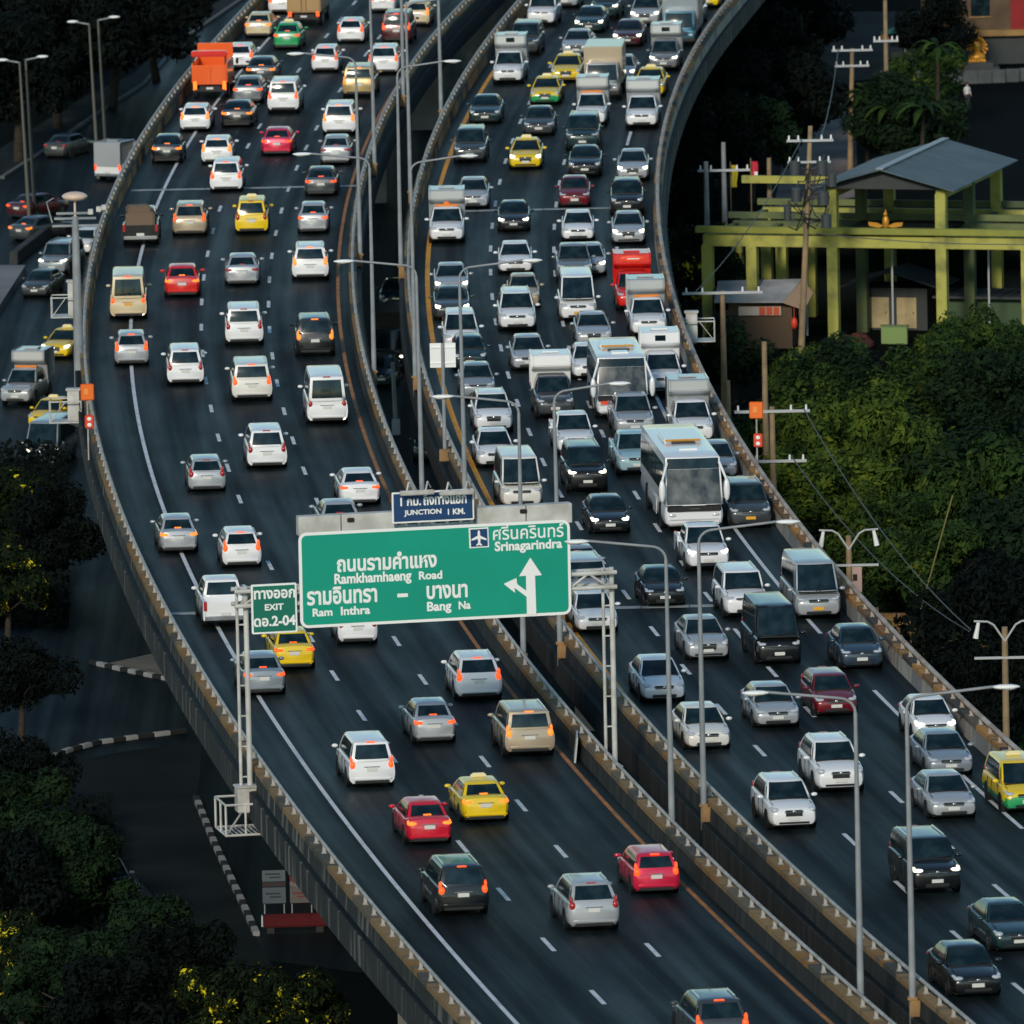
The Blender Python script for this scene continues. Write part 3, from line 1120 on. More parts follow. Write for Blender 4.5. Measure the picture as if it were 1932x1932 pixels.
# back of a twin-panel sign by the amber line
Yb = P(D('g', 268, 1595), DZ + .9).y
o = thing('twin_panel_sign', 'back of a twin-panel white sign on a post beside the amber line', 'road sign', (ex('RL', Yb) - .35, Yb, DZ + .4))
Hb = (D('g', 268, 1595)[1] - D('g', 235, 805)[1]) / pxm(Yb) + .5
mb = MB()
mb.tube((0, 0, 0), (0, 0, Hb), .09, .08, 10)
mb.build('post', M_STEEL, o, smooth=40)
for x in (-.295, .295):
    mb = MB()
    mb.box((x, .06, Hb - .55), (.56, .05, 1.1))
    mb.box((x, .02, Hb - .2), (.5, .05, .06))
    mb.box((x, .02, Hb - .9), (.5, .05, .06))
    mb.build('panel', M_SIGNW, o)
mb = MB()
mb.box((0, -.28, .25), (.5, .5, .5))
mb.build('base_bracket', M_TAN, o, bevel=.02)

# post with cabinet in the gap
q = G('f', 1400, 1490)
o = thing('cabinet_post', 'grey post with a cabinet at its foot in the dark gap between the carriageways', 'post', q)
mb = MB()
mb.tube((0, 0, 0), (-.1, 0, 3.9), .13, .12, 10)
mb.build('pole', M_STEEL, o, smooth=40)
mb = MB()
mb.box((0, -.16, .42), (.44, .36, .84))
mb.build('cabinet', M_GALVB, o, bevel=.03)

# white plate leaning on the inside of the parapet, lower middle
q = P(D('o', 560, 290), DZ)
o = thing('leaning_plate', 'grey-white plate leaning against the gap-side parapet beside the amber line', 'plate', (ex('LR', q.y) - .36, q.y, DZ))
mb = MB()
mb.prism([(-.07, 0), (0, 0), (.10, .95), (.05, .95)], -.9, .9)
mb.build('plate', M_GALVB, o)

# ================================================================== VEHICLES
def lerp(a, b, t):
    return a + (b - a) * t


def body_loft(st, W, name, split=None):
    """st: (x, top z, width factor, bottom z) from nose to tail; rounded section"""
    hw = W / 2
    vs, fs = [], []
    n = None
    for x, zt, wf, zb in st:
        a = hw * wf
        h = zt - zb
        half = [(0, zb), (a * .84, zb), (a * .96, zb + h * .14), (a, zb + h * .42), (a * .985, zb + h * .70), (a * .945, zb + h * .90), (a * .84, zt - .012), (a * .5, zt + .018), (0, zt + .028)]
        ringp = [(x, y, z) for y, z in half] + [(x, -y, z) for y, z in reversed(half[1:-1])]
        n = len(ringp)
        vs += ringp
    for i in range(len(st) - 1):
        for j in range(n):
            fs.append((i * n + j, i * n + (j + 1) % n, (i + 1) * n + (j + 1) % n, (i + 1) * n + j))
    fs.append(tuple(range(n)))
    fs.append(tuple((len(st) - 1) * n + j for j in range(n - 1, -1, -1)))
    return vs, fs


class GH:
    """greenhouse: rings at belt and roof; windows are patches lying on it"""

    def __init__(s, xa, xb, xc, xd, wf, wr, tf, tr, z0f, z0r, H, bow=.12, rbow=.06):
        s.R = [(xa, xd, wf, wr, z0f, z0r, bow, rbow),
               (lerp(xb, xa, .07), lerp(xc, xd, .07), lerp(tf, wf, .05), lerp(tr, wr, .05), H - .055, H - .065, bow * .75, rbow * .8),
               (xb - .10, xc + .10, tf * .90, tr * .90, H - .008, H - .02, bow * .5, rbow * .5)]
        s.H = H

    def edge(s, k, side, t):
        xa, xd, wf, wr, zf, zr, bw, rb = s.R[k]
        if side == 'f':
            u = 2 * t - 1
            return Vector((xa + bw * (1 - u * u), wf * u, zf))
        if side == 'r':
            u = 2 * t - 1
            return Vector((xd - rb * (1 - u * u), wr * u, zr))
        sg = 1 if side == 'p' else -1
        return Vector((lerp(xa, xd, t), sg * lerp(wf, wr, t), lerp(zf, zr, t)))

    def pt(s, side, t, h):
        a, b = s.edge(0, side, t), s.edge(1, side, t)
        q = a.lerp(b, h)
        bul = .035 * math.sin(PI * h)
        if side == 'f':
            q.x += bul
        elif side == 'r':
            q.x -= bul
        else:
            q.y += bul * (1 if side == 'p' else -1)
        return q

    def shell(s):
        mb = MB()
        for side in 'frps':
            nu, nv = 6, 3
            grid = [[s.pt(side, i / nu, j / nv) for i in range(nu + 1)] for j in range(nv + 1)]
            grid.append([s.edge(2, side, i / nu) for i in range(nu + 1)])
            vs = [q for r_ in grid for q in r_]
            k = nu + 1
            mb.add(vs, [(j * k + i, j * k + i + 1, (j + 1) * k + i + 1, (j + 1) * k + i) for j in range(len(grid) - 1) for i in range(nu)])
        nu, nv = 6, 6
        vs = []
        for j in range(nv + 1):
            for i in range(nu + 1):
                a, b = s.edge(2, 'f', i / nu), s.edge(2, 'r', i / nu)
                q = a.lerp(b, j / nv)
                q.z += .035 * (1 - (2 * i / nu - 1) ** 2) * math.sin(PI * j / nv)
                if i in (0, nu):
                    q = s.edge(2, 's' if i == 0 else 'p', j / nv)
                vs.append(q)
        mb.add(vs, [(j * 7 + i, j * 7 + i + 1, j * 7 + i + 8, j * 7 + i + 7) for j in range(nv) for i in range(nu)])
        return mb

    def window(s, side, t0, t1, h0, h1, name, off=.012, curve=0.):
        nu, nv = 6, 3
        vs = []
        for lay in (0, 1):
            for j in range(nv + 1):
                for i in range(nu + 1):
                    t, h = lerp(t0, t1, i / nu), lerp(h0, h1, j / nv)
                    e = .015
                    q = s.pt(side, t, h)
                    du, dv = s.pt(side, t + e, h) - s.pt(side, t - e, h), s.pt(side, t, h + e) - s.pt(side, t, h - e)
                    nn = du.cross(dv).normalized()
                    c = Vector((0, 0, q.z))
                    if side in 'fr':
                        c.x = s.R[0][0] - 3 if side == 'f' else s.R[0][1] + 3
                    else:
                        c.x = q.x
                    if nn.dot(q - c) < 0:
                        nn = -nn
                    vs.append(q + nn * (off if lay else -.01))
        k = nu + 1
        m_ = k * (nv + 1)
        fs = [(m_ + j * k + i, m_ + j * k + i + 1, m_ + (j + 1) * k + i + 1, m_ + (j + 1) * k + i) for j in range(nv) for i in range(nu)]
        for i in range(nu):
            fs.append((i, i + 1, m_ + i + 1, m_ + i))
            a = nv * k
            fs.append((a + i, a + i + 1, m_ + a + i + 1, m_ + a + i))
        for j in range(nv):
            fs.append((j * k, (j + 1) * k, m_ + (j + 1) * k, m_ + j * k))
            fs.append((j * k + nu, (j + 1) * k + nu, m_ + (j + 1) * k + nu, m_ + j * k + nu))
        mb = MB()
        mb.add(vs, fs)
        return mb.mesh(name, 40)


def wheel_mesh(r, wd):
    mb = MB()
    n = 22
    vs, fs = [], []
    prof = [(-wd / 2, r * .62), (-wd / 2, r * .93), (-wd / 2 + .03, r), (wd / 2 - .03, r), (wd / 2, r * .93), (wd / 2, r * .62)]
    for i in range(n):
        t = 2 * PI * i / n
        for y, rr in prof:
            vs.append((rr * math.cos(t), y, rr * math.sin(t)))
    m_ = len(prof)
    for i in range(n):
        for j in range(m_ - 1):
            fs.append((i * m_ + j, i * m_ + j + 1, ((i + 1) % n) * m_ + j + 1, ((i + 1) % n) * m_ + j))
    mb.add(vs, fs)
    t = mb.mesh('wheel', 40)
    rm = MB()
    for sg in (-1, 1):
        y = sg * (wd / 2 - .025)
        rm.tube((0, y - .015, 0), (0, y + .015, 0), r * .64, r * .64, 18)
        for i in range(5):
            a = 2 * PI * i / 5
            rm.box((math.cos(a) * r * .33, y + sg * .016, math.sin(a) * r * .33), (.09, .02, .09))
    return t, rm.mesh('rim', 40)


WHEEL = {}


def wheels(r, wd):
    if (r, wd) not in WHEEL:
        WHEEL[(r, wd)] = wheel_mesh(r, wd)
    return WHEEL[(r, wd)]


def bmx(c, d, name, bevel=.02, taper=1.):
    mb = MB()
    mb.box(c, d, 0, taper)
    return mb.mesh(name, bevel=bevel)


def elx(c, d, name):
    mb = MB()
    mb.ell(c, d, 12, 6)
    return mb.mesh(name, 60)


def make_type(kind):
    """-> dict(L, parts=[(name, mesh, material key, sub-parts)], wheels=[(x,y,r,w)])"""
    T = []
    A = T.append
    S = dict(
        sedan=dict(L=4.55, W=1.77, H=1.47, clr=.20, hood=.93, nose=.70, belt=.95, tailz=1.04, xa=1.02, xb=.22, xc=-1.02, xd=-1.72, tf=.60, wb=1.33, r=.315),
        hatch=dict(L=4.05, W=1.70, H=1.50, clr=.20, hood=.97, nose=.72, belt=.97, tailz=1.02, xa=.98, xb=.25, xc=-1.62, xd=-1.92, tf=.60, wb=1.26, r=.305),
        suv=dict(L=4.78, W=1.86, H=1.83, clr=.28, hood=1.13, nose=.88, belt=1.14, tailz=1.14, xa=1.12, xb=.42, xc=-2.02, xd=-2.30, tf=.68, wb=1.40, r=.38),
        mpv=dict(L=4.65, W=1.80, H=1.75, clr=.22, hood=1.03, nose=.78, belt=1.05, tailz=1.05, xa=1.35, xb=.45, xc=-1.98, xd=-2.26, tf=.66, wb=1.38, r=.33),
        sedan_b=dict(L=4.80, W=1.83, H=1.44, clr=.18, hood=.93, nose=.71, belt=.94, tailz=1.03, xa=.92, xb=.05, xc=-1.10, xd=-1.92, tf=.60, wb=1.40, r=.33),
        sedan_c=dict(L=4.32, W=1.70, H=1.49, clr=.20, hood=.97, nose=.74, belt=.97, tailz=1.06, xa=1.05, xb=.32, xc=-.92, xd=-1.60, tf=.58, wb=1.28, r=.305),
        hatch_b=dict(L=3.75, W=1.67, H=1.52, clr=.20, hood=1.0, nose=.75, belt=1.0, tailz=1.03, xa=.98, xb=.34, xc=-1.30, xd=-1.76, tf=.58, wb=1.20, r=.30),
        suv_b=dict(L=4.55, W=1.84, H=1.70, clr=.24, hood=1.07, nose=.84, belt=1.09, tailz=1.12, xa=1.02, xb=.28, xc=-1.62, xd=-2.14, tf=.66, wb=1.36, r=.36),
        suv_c=dict(L=4.85, W=1.88, H=1.88, clr=.30, hood=1.18, nose=.96, belt=1.18, tailz=1.16, xa=1.15, xb=.62, xc=-2.18, xd=-2.34, tf=.74, wb=1.42, r=.39),
        van=dict(L=5.35, W=1.90, H=2.25, clr=.24, hood=1.12, nose=.88, belt=1.14, tailz=1.15, xa=2.18, xb=1.42, xc=-2.52, xd=-2.64, tf=.76, wb=1.62, r=.34),
        pickup=dict(L=5.30, W=1.84, H=1.79, clr=.30, hood=1.12, nose=.90, belt=1.13, tailz=1.12, xa=1.10, xb=.42, xc=-.86, xd=-1.12, tf=.67, wb=1.55, r=.38),
    )
    key = {'canopy': 'pickup', 'openpickup': 'pickup'}.get(kind, kind)
    fam = key.split('_')[0]
    style = {'b': 1, 'c': 2}.get(key.split('_')[-1], 0)
    if key in S:
        s = S[key]
        L, W, H, c = s['L'], s['W'], s['H'], s['clr']
        h2 = L / 2
        xend = -h2
        st = [(h2 - .01, s['nose'] - .10, .74, c + .14), (h2 - .06, s['nose'] - .02, .86, c + .04), (h2 - .22, s['nose'] + .05, .94, c), (h2 - .55, lerp(s['nose'], s['hood'], .62), .985, c),
              (s['xa'] + .05, s['hood'], 1., c), (0., s['belt'], 1., c)]
        if key == 'pickup':
            st += [(-1.0, s['belt'], 1., c), (-1.16, s['belt'], .995, c)]
        else:
            st += [(s['xd'] * .75, s['belt'] + .01, 1., c), (s['xd'], s['tailz'], .985, c)]
            if fam == 'sedan':
                st += [(-h2 + .25, s['tailz'] - .01, .95, c + .02), (-h2 + .08, s['tailz'] - .07, .89, c + .08), (-h2, s['tailz'] - .26, .80, c + .14)]
            else:
                st += [(-h2 + .06, s['tailz'] - .10, .92, c + .06), (-h2, s['tailz'] - .30, .82, c + .12)]
        vs, fs = body_loft(st, W, 'body')
        g = GH(s['xa'], s['xb'], s['xc'], s['xd'], W * .455, W * .445, s['tf'], s['tf'] * .97, s['belt'] - .03, s['belt'] - .02, H)
        mb = g.shell()
        k = len(mb.v)
        mb.add(vs, fs)
        me = mb.mesh('body', 38)
        me.materials.append(paint('white'))
        me.materials.append(paint('white'))
        zs = c + (s['nose'] - c) * .62
        for p in me.polygons:
            if p.center.z < zs:
                p.material_index = 1
        A(('body', me, 'paint', []))
        A(('windscreen', g.window('f', .045, .955, .06, .95, 'windscreen'), 'glass', []))
        if key != 'pickup' or kind != 'canopy':
            A(('rear_window', g.window('r', .08, .92, .12, .88, 'rear_window'), 'glass', []))
        nsw = 2 if fam in ('sedan', 'hatch', 'pickup') else 3
        for sd in 'ps':
            t0, t1 = .10, .93
            for i in range(nsw):
                a, b = lerp(t0, t1, i / nsw) + .005, lerp(t0, t1, (i + 1) / nsw) - .005
                A(('side_window', g.window(sd, a, b, .10, .90, 'side_window'), 'glass', []))
        nz = s['nose']
        for sg in (-1, 1):
            hl = MB()
            hl.ell((h2 - .18, sg * W * (.355, .375, .35)[style], nz - .015), (.17, (.175, .15, .20)[style], (.075, .10, .062)[style]), 12, 6)
            hl.ell((h2 - .38, sg * W * .425, nz + .04), (.24, .075, .055), 10, 5)
            A(('headlight', hl.mesh('headlight', 60), 'head', []))
            A(('mirror', elx((s['xa'] - .22, sg * (W / 2 + .10), s['belt'] + .07), (.09, .125, .075), 'mirror'), 'paint', []))
            tl = MB()
            if fam in ('sedan',):
                tl.ell((-h2 + .09, sg * W * .365, s['tailz'] - .20), (.12, .20, .075), 12, 6)
                tl.ell((-h2 + .22, sg * W * .435, s['tailz'] - .17), (.20, .06, .085), 10, 5)
            elif key == 'pickup':
                tl.box((-h2 + .02, sg * W * .455, .95), (.09, .13, .36))
            else:
                tl.ell((-h2 + .10, sg * W * .405, s['tailz'] - .17), (.12, .115, .16), 12, 6)
                tl.ell((-h2 + .16, sg * W * .425, s['tailz'] + .02), (.12, .06, .15), 10, 5)
            A(('taillight', tl.mesh('taillight', 60), 'tail', []))
            A(('fog_lamp', elx((h2 - .12, sg * W * .36, c + .17), (.06, .09, .05), 'fog_lamp'), 'dark', []))
        A(('grille', bmx((h2 - .035, 0, nz - (.08, .14, .05)[style]), (.11, W * (.44, .38, .50)[style], (.15, .26, .09)[style]), 'grille', .035), 'grille', [('badge', elx((h2 + .02, 0, nz - .06), (.02, .07, .05), 'badge'), 'chrome'), ('grille_bar', bmx((h2 + .018, 0, nz - .085), (.02, W * .40, .018), 'grille_bar', .004), 'chrome')]))
        A(('air_intake', bmx((h2 - .045, 0, c + .13), (.12, W * (.56, .66, .48)[style], (.15, .12, .18)[style]), 'air_intake', .04), 'grille', []))
        wp = MB()
        for sg in (-1, 1):
            a_, b_ = g.pt('f', .5 + sg * .04, .05), g.pt('f', .5 + sg * .04 + .36, .13)
            wp.tube(a_ + Vector((.03, 0, .02)), b_ + Vector((.03, 0, .02)), .014, .010, 5)
        A(('wipers', wp.mesh('wipers'), 'dark', []))
        hs = MB()
        for sg in (-1, 1):
            hs.box((lerp(s['xa'], h2, .45), sg * W * .405, lerp(s['hood'], s['nose'], .34) + .03), (h2 - s['xa'] - .55, .02, .02))
            for xs_ in (s['xa'] - .35, -.25) + ((-1.1,) if fam not in ('pickup', 'sedan') else ()):
                hs.box((xs_, sg * (W / 2 - .006), lerp(c, s['belt'], .52)), (.022, .03, (s['belt'] - c) * .66))
        A(('panel_gaps', hs.mesh('panel_gaps'), 'dark', []))
        A(('number_plate', bmx((h2 + .012, 0, c + .27), (.03, .42, .13), 'number_plate', .008), 'plate', []))
        A(('number_plate', bmx((-h2 - .005, 0, (s['tailz'] - .33) if key != 'pickup' else .62), (.04, .40, .14), 'number_plate', .008), 'plate', []))
        if key != 'pickup':
            A(('rear_bumper', bmx((-h2 + .06, 0, c + .17), (.18, W * .86, .18), 'rear_bumper', .06), 'lower', []))
            A(('rear_valance', bmx((-h2 + .07, 0, c + .05), (.18, W * .74, .11), 'rear_valance', .03), 'grille', []))
            A(('tail_garnish', bmx((-h2 - .0, 0, s['tailz'] - .225), (.04, W * .34, .035), 'tail_garnish', .01), 'chrome', []))
            if fam != 'sedan':
                A(('brake_light', bmx((s['xc'] - .06, 0, H - .05), (.08, .34, .05), 'brake_light', .015), 'tail', []))
            else:
                A(('brake_light', bmx((s['xd'] + .08, 0, s['tailz'] + .035), (.06, .30, .04), 'brake_light', .01), 'tail', []))
        ub = MB()
        ub.box((0, 0, c + .02), (L * .86, W * .82, .16))
        ub.box((0, 0, c + .045), (s['wb'] * 1.7, W * .985, .11))
        ub.box((s['xa'] + .09, 0, s['hood'] + .005), (.16, W * .80, .05))
        for sg in (-1, 1):
            for x in (s['wb'], -s['wb']):
                ub.tube((x, sg * (W / 2 - .12), s['r'] + .02), (x, sg * (W / 2 + .006), s['r'] + .02), s['r'] + .055, s['r'] + .055, 20)
        A(('underbody', ub.mesh('underbody'), 'dark', []))
        if fam == 'suv':
            for sg in (-1, 1):
                rr = MB()
                rr.tube((s['xb'] - .35, sg * s['tf'] * .88, H + .02), (s['xc'] + .25, sg * s['tf'] * .88, H + .01), .025, .025, 6)
                A(('roof_rail', rr.mesh('roof_rail', 40), 'chrome', []))
        if key == 'pickup':
            bd = MB()
            x0, x1, hw = -2.62, -1.17, W / 2
            bd.box(((x0 + x1) / 2, 0, .66), (x1 - x0, W * .96, .10))
            for sg in (-1, 1):
                bd.box(((x0 + x1) / 2, sg * (hw - .05), .74), (x1 - x0, .10, .76))
            bd.box((x1 - .04, 0, .74), (.08, W * .88, .74))
            A(('bed', bd.mesh('bed', bevel=.025), 'paint', []))
            A(('tailgate', bmx((x0 + .03, 0, .76), (.07, W * .88, .66), 'tailgate', .02), 'paint', []))
            A(('rear_bumper', bmx((x0 - .02, 0, .46), (.14, W * .94, .17), 'rear_bumper', .03), 'chrome', []))
        if kind == 'canopy':
            cb = MB()
            zt = 2.62
            hw = W / 2 + .03
            # box with chamfered lower front and a slightly cambered roof
            secs = [(-2.66, .98), (-1.14, .98), (-.98, 1.86), (-.55, 1.98), (-.42, 2.12), (-.45, zt - .06), (-.60, zt), (-2.55, zt), (-2.66, zt - .10)]
            nn = len(secs)
            vs = []
            for y, ins in ((-hw * .86, .05), (-hw, 0), (hw, 0), (hw * .86, .05)):
                for x, z in secs:
                    zz = z
                    if ins and z > zt - .15:
                        zz = z + .05
                    vs.append((x + (ins if x > -1 else 0), y, zz))
            fs = []
            for b in range(3):
                for i in range(nn):
                    fs.append((b * nn + i, b * nn + (i + 1) % nn, (b + 1) * nn + (i + 1) % nn, (b + 1) * nn + i))
            fs += [tuple(range(nn)), tuple(range(4 * nn - 1, 3 * nn - 1, -1))]
            cb.add(vs, fs)
            A(('canopy', cb.mesh('canopy', bevel=.03), 'canopy', [('roof_hatch', bmx((-1.5, 0, zt + .05), (.8, .8, .07), 'roof_hatch'), 'canopy')]))
            A(('canopy_window', bmx((-.425, 0, 2.34), (.02, .5, .26), 'canopy_window', .01), 'cwin', []))
            A(('marker_strip', bmx((-.02, 0, H + .06), (.26, 1.25, .10), 'marker_strip', .03), 'strip', []))
        whs = [(x, sg * (W / 2 - .11), s['r'], .23) for x in (s['wb'], -s['wb']) for sg in (-1, 1)]
        return dict(L=L, parts=T, wheels=whs, H=H, W=W, xroof=(s['xb'] + s['xc']) / 2)
    if kind in ('coach', 'minicoach'):
        L, W, H = (11.8, 2.5, 3.22) if kind == 'coach' else (8.0, 2.42, 2.98)
        h2 = L / 2
        st = [(h2 - .02, 1.12, .90, .42), (h2 - .12, 1.2, .97, .34), (h2 - .5, 1.24, 1., .30), (0, 1.26, 1., .30), (-h2 + .2, 1.26, .99, .34), (-h2, 1.2, .95, .45)]
        vs, fs = body_loft(st, W, 'body')
        g = GH(h2 - .10, h2 - .55, -h2 + .25, -h2 + .05, W * .490, W * .488, W * .455, W * .455, 1.2, 1.2, H, bow=.10, rbow=.04)
        mb = g.shell()
        mb.add(vs, fs)
        A(('body', mb.mesh('body', 38), 'paint', []))
        T[-1][1].materials.append(paint('white'))
        T[-1][1].materials.append(paint('white'))
        A(('windscreen', g.window('f', .03, .97, .02, .76, 'windscreen'), 'bglass', []))
        A(('visor_glass', g.window('f', .03, .97, .765, .98, 'visor_glass'), 'glass', []))
        A(('rear_window', g.window('r', .12, .88, .45, .88, 'rear_window'), 'glass', []))
        for sd in 'ps':
            for i in range(6):
                a, b = lerp(.05, .97, i / 6) + .004, lerp(.05, .97, (i + 1) / 6) - .004
                A(('side_window', g.window(sd, a, b, .22, .84, 'side_window'), 'glass', []))
        for sg in (-1, 1):
            A(('headlight', elx((h2 - .10, sg * .92, .80), (.12, .24, .11), 'headlight'), 'head', []))
            mm = MB()
            mm.ell((h2 + .22, sg * 1.36, H - 1.35), (.13, .14, .48), 12, 8)
            mm.tube((h2 - .3, sg * 1.10, H - .25), (h2 + .22, sg * 1.36, H - .95), .06, .05, 8)
            A(('mirror', mm.mesh('mirror', 50), 'paint', []))
            A(('taillight', bmx((-h2 - .0, sg * 1.02, 1.0), (.08, .16, .5), 'taillight', .03), 'tail', []))
        A(('bumper', bmx((h2 - .04, 0, .52), (.16, 2.2, .22), 'bumper', .06), 'paint', []))
        A(('dash_panel', bmx((h2 - .02, 0, 1.07), (.10, 2.28, .30), 'dash_panel', .06), 'dark', [('badge', bmx((h2 + .03, .0, 1.07), (.04, .5, .06), 'badge'), 'chrome')]))
        A(('roof_unit', bmx((-.6, 0, H + .07), (L * .27, 1.7, .18), 'roof_unit', .08), 'paint', [('vent', bmx((1.3, 0, H + .03), (.35, 1.0, .10), 'vent', .02), 'grille')]))
        A(('roof_hatch', bmx((L * .27, 0, H + .03), (.8, .8, .10), 'roof_hatch', .03), 'paint', []))
        A(('accent_bar', bmx((L * .27 / 2 - .55, 0, H + .12), (.10, 1.5, .08), 'accent_bar', .02), 'accent', []))
        A(('number_plate', bmx((h2 + .05, 0, .52), (.04, .5, .15), 'number_plate'), 'plate', []))
        A(('luggage_door', bmx((1.2, -W / 2 - .004, .72), (1.6, .02, .7), 'luggage_door', .01), 'paint', []))
        A(('luggage_door', bmx((1.2, W / 2 + .004, .72), (1.6, .02, .7), 'luggage_door', .01), 'paint', []))
        ub = MB()
        ub.box((0, 0, .34), (L * .9, W * .85, .2))
        for sg in (-1, 1):
            for x in (L * .30, -L * .23):
                ub.tube((x, sg * (W / 2 - .2), .52), (x, sg * (W / 2 + .006), .52), .58, .58, 20)
        A(('underbody', ub.mesh('underbody'), 'dark', []))
        return dict(L=L, parts=T, wheels=[(x, sg * (W / 2 - .15), .50, .28) for x in (L * .30, -L * .23) for sg in (-1, 1)], H=H, W=W, xroof=0)
    if kind in ('boxtruck', 'dumptruck'):
        L, W = 6.4, 2.15
        h2 = L / 2
        H = 2.25
        st = [(h2 - .02, 1.05, .90, .45), (h2 - .1, 1.15, .97, .40), (h2 - .5, 1.2, 1., .38), (h2 - 1.55, 1.2, 1., .38)]
        vs, fs = body_loft(st, W * .93, 'body')
        g = GH(h2 - .12, h2 - .45, h2 - 1.45, h2 - 1.55, W * .45, W * .45, W * .40, W * .40, 1.15, 1.15, H, bow=.08)
        mb = g.shell()
        mb.add(vs, fs)
        A(('body', mb.mesh('body', 38), 'paint', []))
        T[-1][1].materials.append(paint('white'))
        T[-1][1].materials.append(paint('white'))
        A(('windscreen', g.window('f', .05, .95, .08, .92, 'windscreen'), 'glass', []))
        for sd in 'ps':
            A(('side_window', g.window(sd, .15, .85, .12, .88, 'side_window'), 'glass', []))
        for sg in (-1, 1):
            A(('headlight', elx((h2 - .08, sg * .72, .80), (.10, .18, .10), 'headlight'), 'head', []))
            A(('mirror', bmx((h2 - .1, sg * (W / 2 + .10), 1.6), (.10, .16, .34), 'mirror', .03), 'dark', []))
            A(('taillight', bmx((-h2 - .01, sg * .88, .80), (.08, .22, .30 if kind == 'boxtruck' else .55), 'taillight', .02), 'tail', []))
        A(('grille', bmx((h2 - .02, 0, .85), (.08, 1.0, .22), 'grille', .03), 'grille', []))
        A(('bumper', bmx((h2 + .0, 0, .52), (.16, W * .92, .22), 'bumper', .05), 'dark', []))
        A(('number_plate', bmx((h2 + .09, 0, .52), (.03, .44, .14), 'number_plate'), 'plate', []))
        A(('number_plate', bmx((-h2 - .05, 0, .66), (.04, .44, .15), 'number_plate'), 'plate', []))
        A(('rear_bumper', bmx((-h2 + .0, 0, .55), (.12, W * .9, .16), 'rear_bumper', .03), 'dark', []))
        if kind == 'boxtruck':
            A(('cargo_box', bmx((-.82, 0, 1.97), (4.75, W, 2.15), 'cargo_box', .05), 'canopy', []))
            for sg in (-1, 1):
                A(('rear_door', bmx((-h2 - .02, sg * W * .245, 1.95), (.05, W * .46, 1.95), 'rear_door', .02), 'canopy', [('door_bar', bmx((-h2 - .06, sg * .15, 1.95), (.04, .04, 1.9), 'door_bar'), 'chrome')]))
        else:
            tb = MB()
            tb.box((-.85, 0, 1.05), (4.6, W, .16))
            for sg in (-1, 1):
                tb.box((-.85, sg * (W / 2 - .05), 1.60), (4.6, .10, 1.0))
            tb.box((1.42, 0, 1.95), (.12, W, 1.7))
            A(('tipper_bed', tb.mesh('tipper_bed', bevel=.02), 'paint', []))
            A(('tailgate', bmx((-h2 + .02, 0, 1.42), (.10, W * .94, 1.1), 'tailgate', .03), 'paint', [('tailgate_rib', bmx((-h2 - .05, 0, 1.42), (.08, .16, 1.05), 'tailgate_rib'), 'paint')]))
            A(('rear_visor', bmx((-h2 + .15, 0, 2.62), (.5, W * 1.0, .34), 'rear_visor', .06), 'accent', []))
            fr = MB()
            for sg in (-1, 1):
                fr.box((-h2 + .15, sg * (W / 2 - .1), 2.2), (.12, .12, 1.0))
            A(('visor_post', fr.mesh('visor_post'), 'dark', []))
        ub = MB()
        ub.box((0, 0, .62), (L * .92, W * .6, .3))
        A(('chassis', ub.mesh('chassis'), 'dark', []))
        return dict(L=L, parts=T, wheels=[(x, sg * (W / 2 - .16), .42, .30) for x in (h2 - 1.0, -h2 + 1.3) for sg in (-1, 1)], H=H, W=W, xroof=h2 - 1)


TYPES = {}
TAXI = [('roof_sign', bmx((0, 0, .09), (.22, .62, .17), 'roof_sign', .04, .8))]
CARGO = MB()
CARGO.box((-1.88, 0, 1.35), (1.35, 1.5, .75))
CARGO.box((-1.9, .1, 1.85), (1.0, 1.2, .4), .2)
CARGO = CARGO.mesh('cargo', bevel=.08)
CANAMES = {'sedan': 'sedan', 'hatch': 'hatchback', 'suv': 'suv', 'mpv': 'minivan', 'van': 'van', 'pickup': 'pickup_truck', 'canopy': 'canopy_pickup', 'coach': 'coach', 'minicoach': 'coach', 'boxtruck': 'box_truck', 'dumptruck': 'dump_truck'}
CATS = {'sedan': 'car', 'hatch': 'car', 'suv': 'suv', 'mpv': 'minivan', 'van': 'van', 'pickup': 'pickup', 'canopy': 'pickup', 'coach': 'bus', 'minicoach': 'bus', 'boxtruck': 'truck', 'dumptruck': 'truck'}
SMALL = ('badge', 'fog_lamp', 'roof_hatch')
NVEH = [0]


VR = random.Random(5)
PICK = {'sedan': ['sedan', 'sedan_b', 'sedan_c'], 'hatch': ['hatch', 'hatch_b'], 'suv': ['suv', 'suv_b', 'suv_c']}


def pick(kind):
    k = VR.choice(PICK.get(kind, [kind]))
    if k not in TYPES:
        TYPES[k] = make_type(k)
    return k


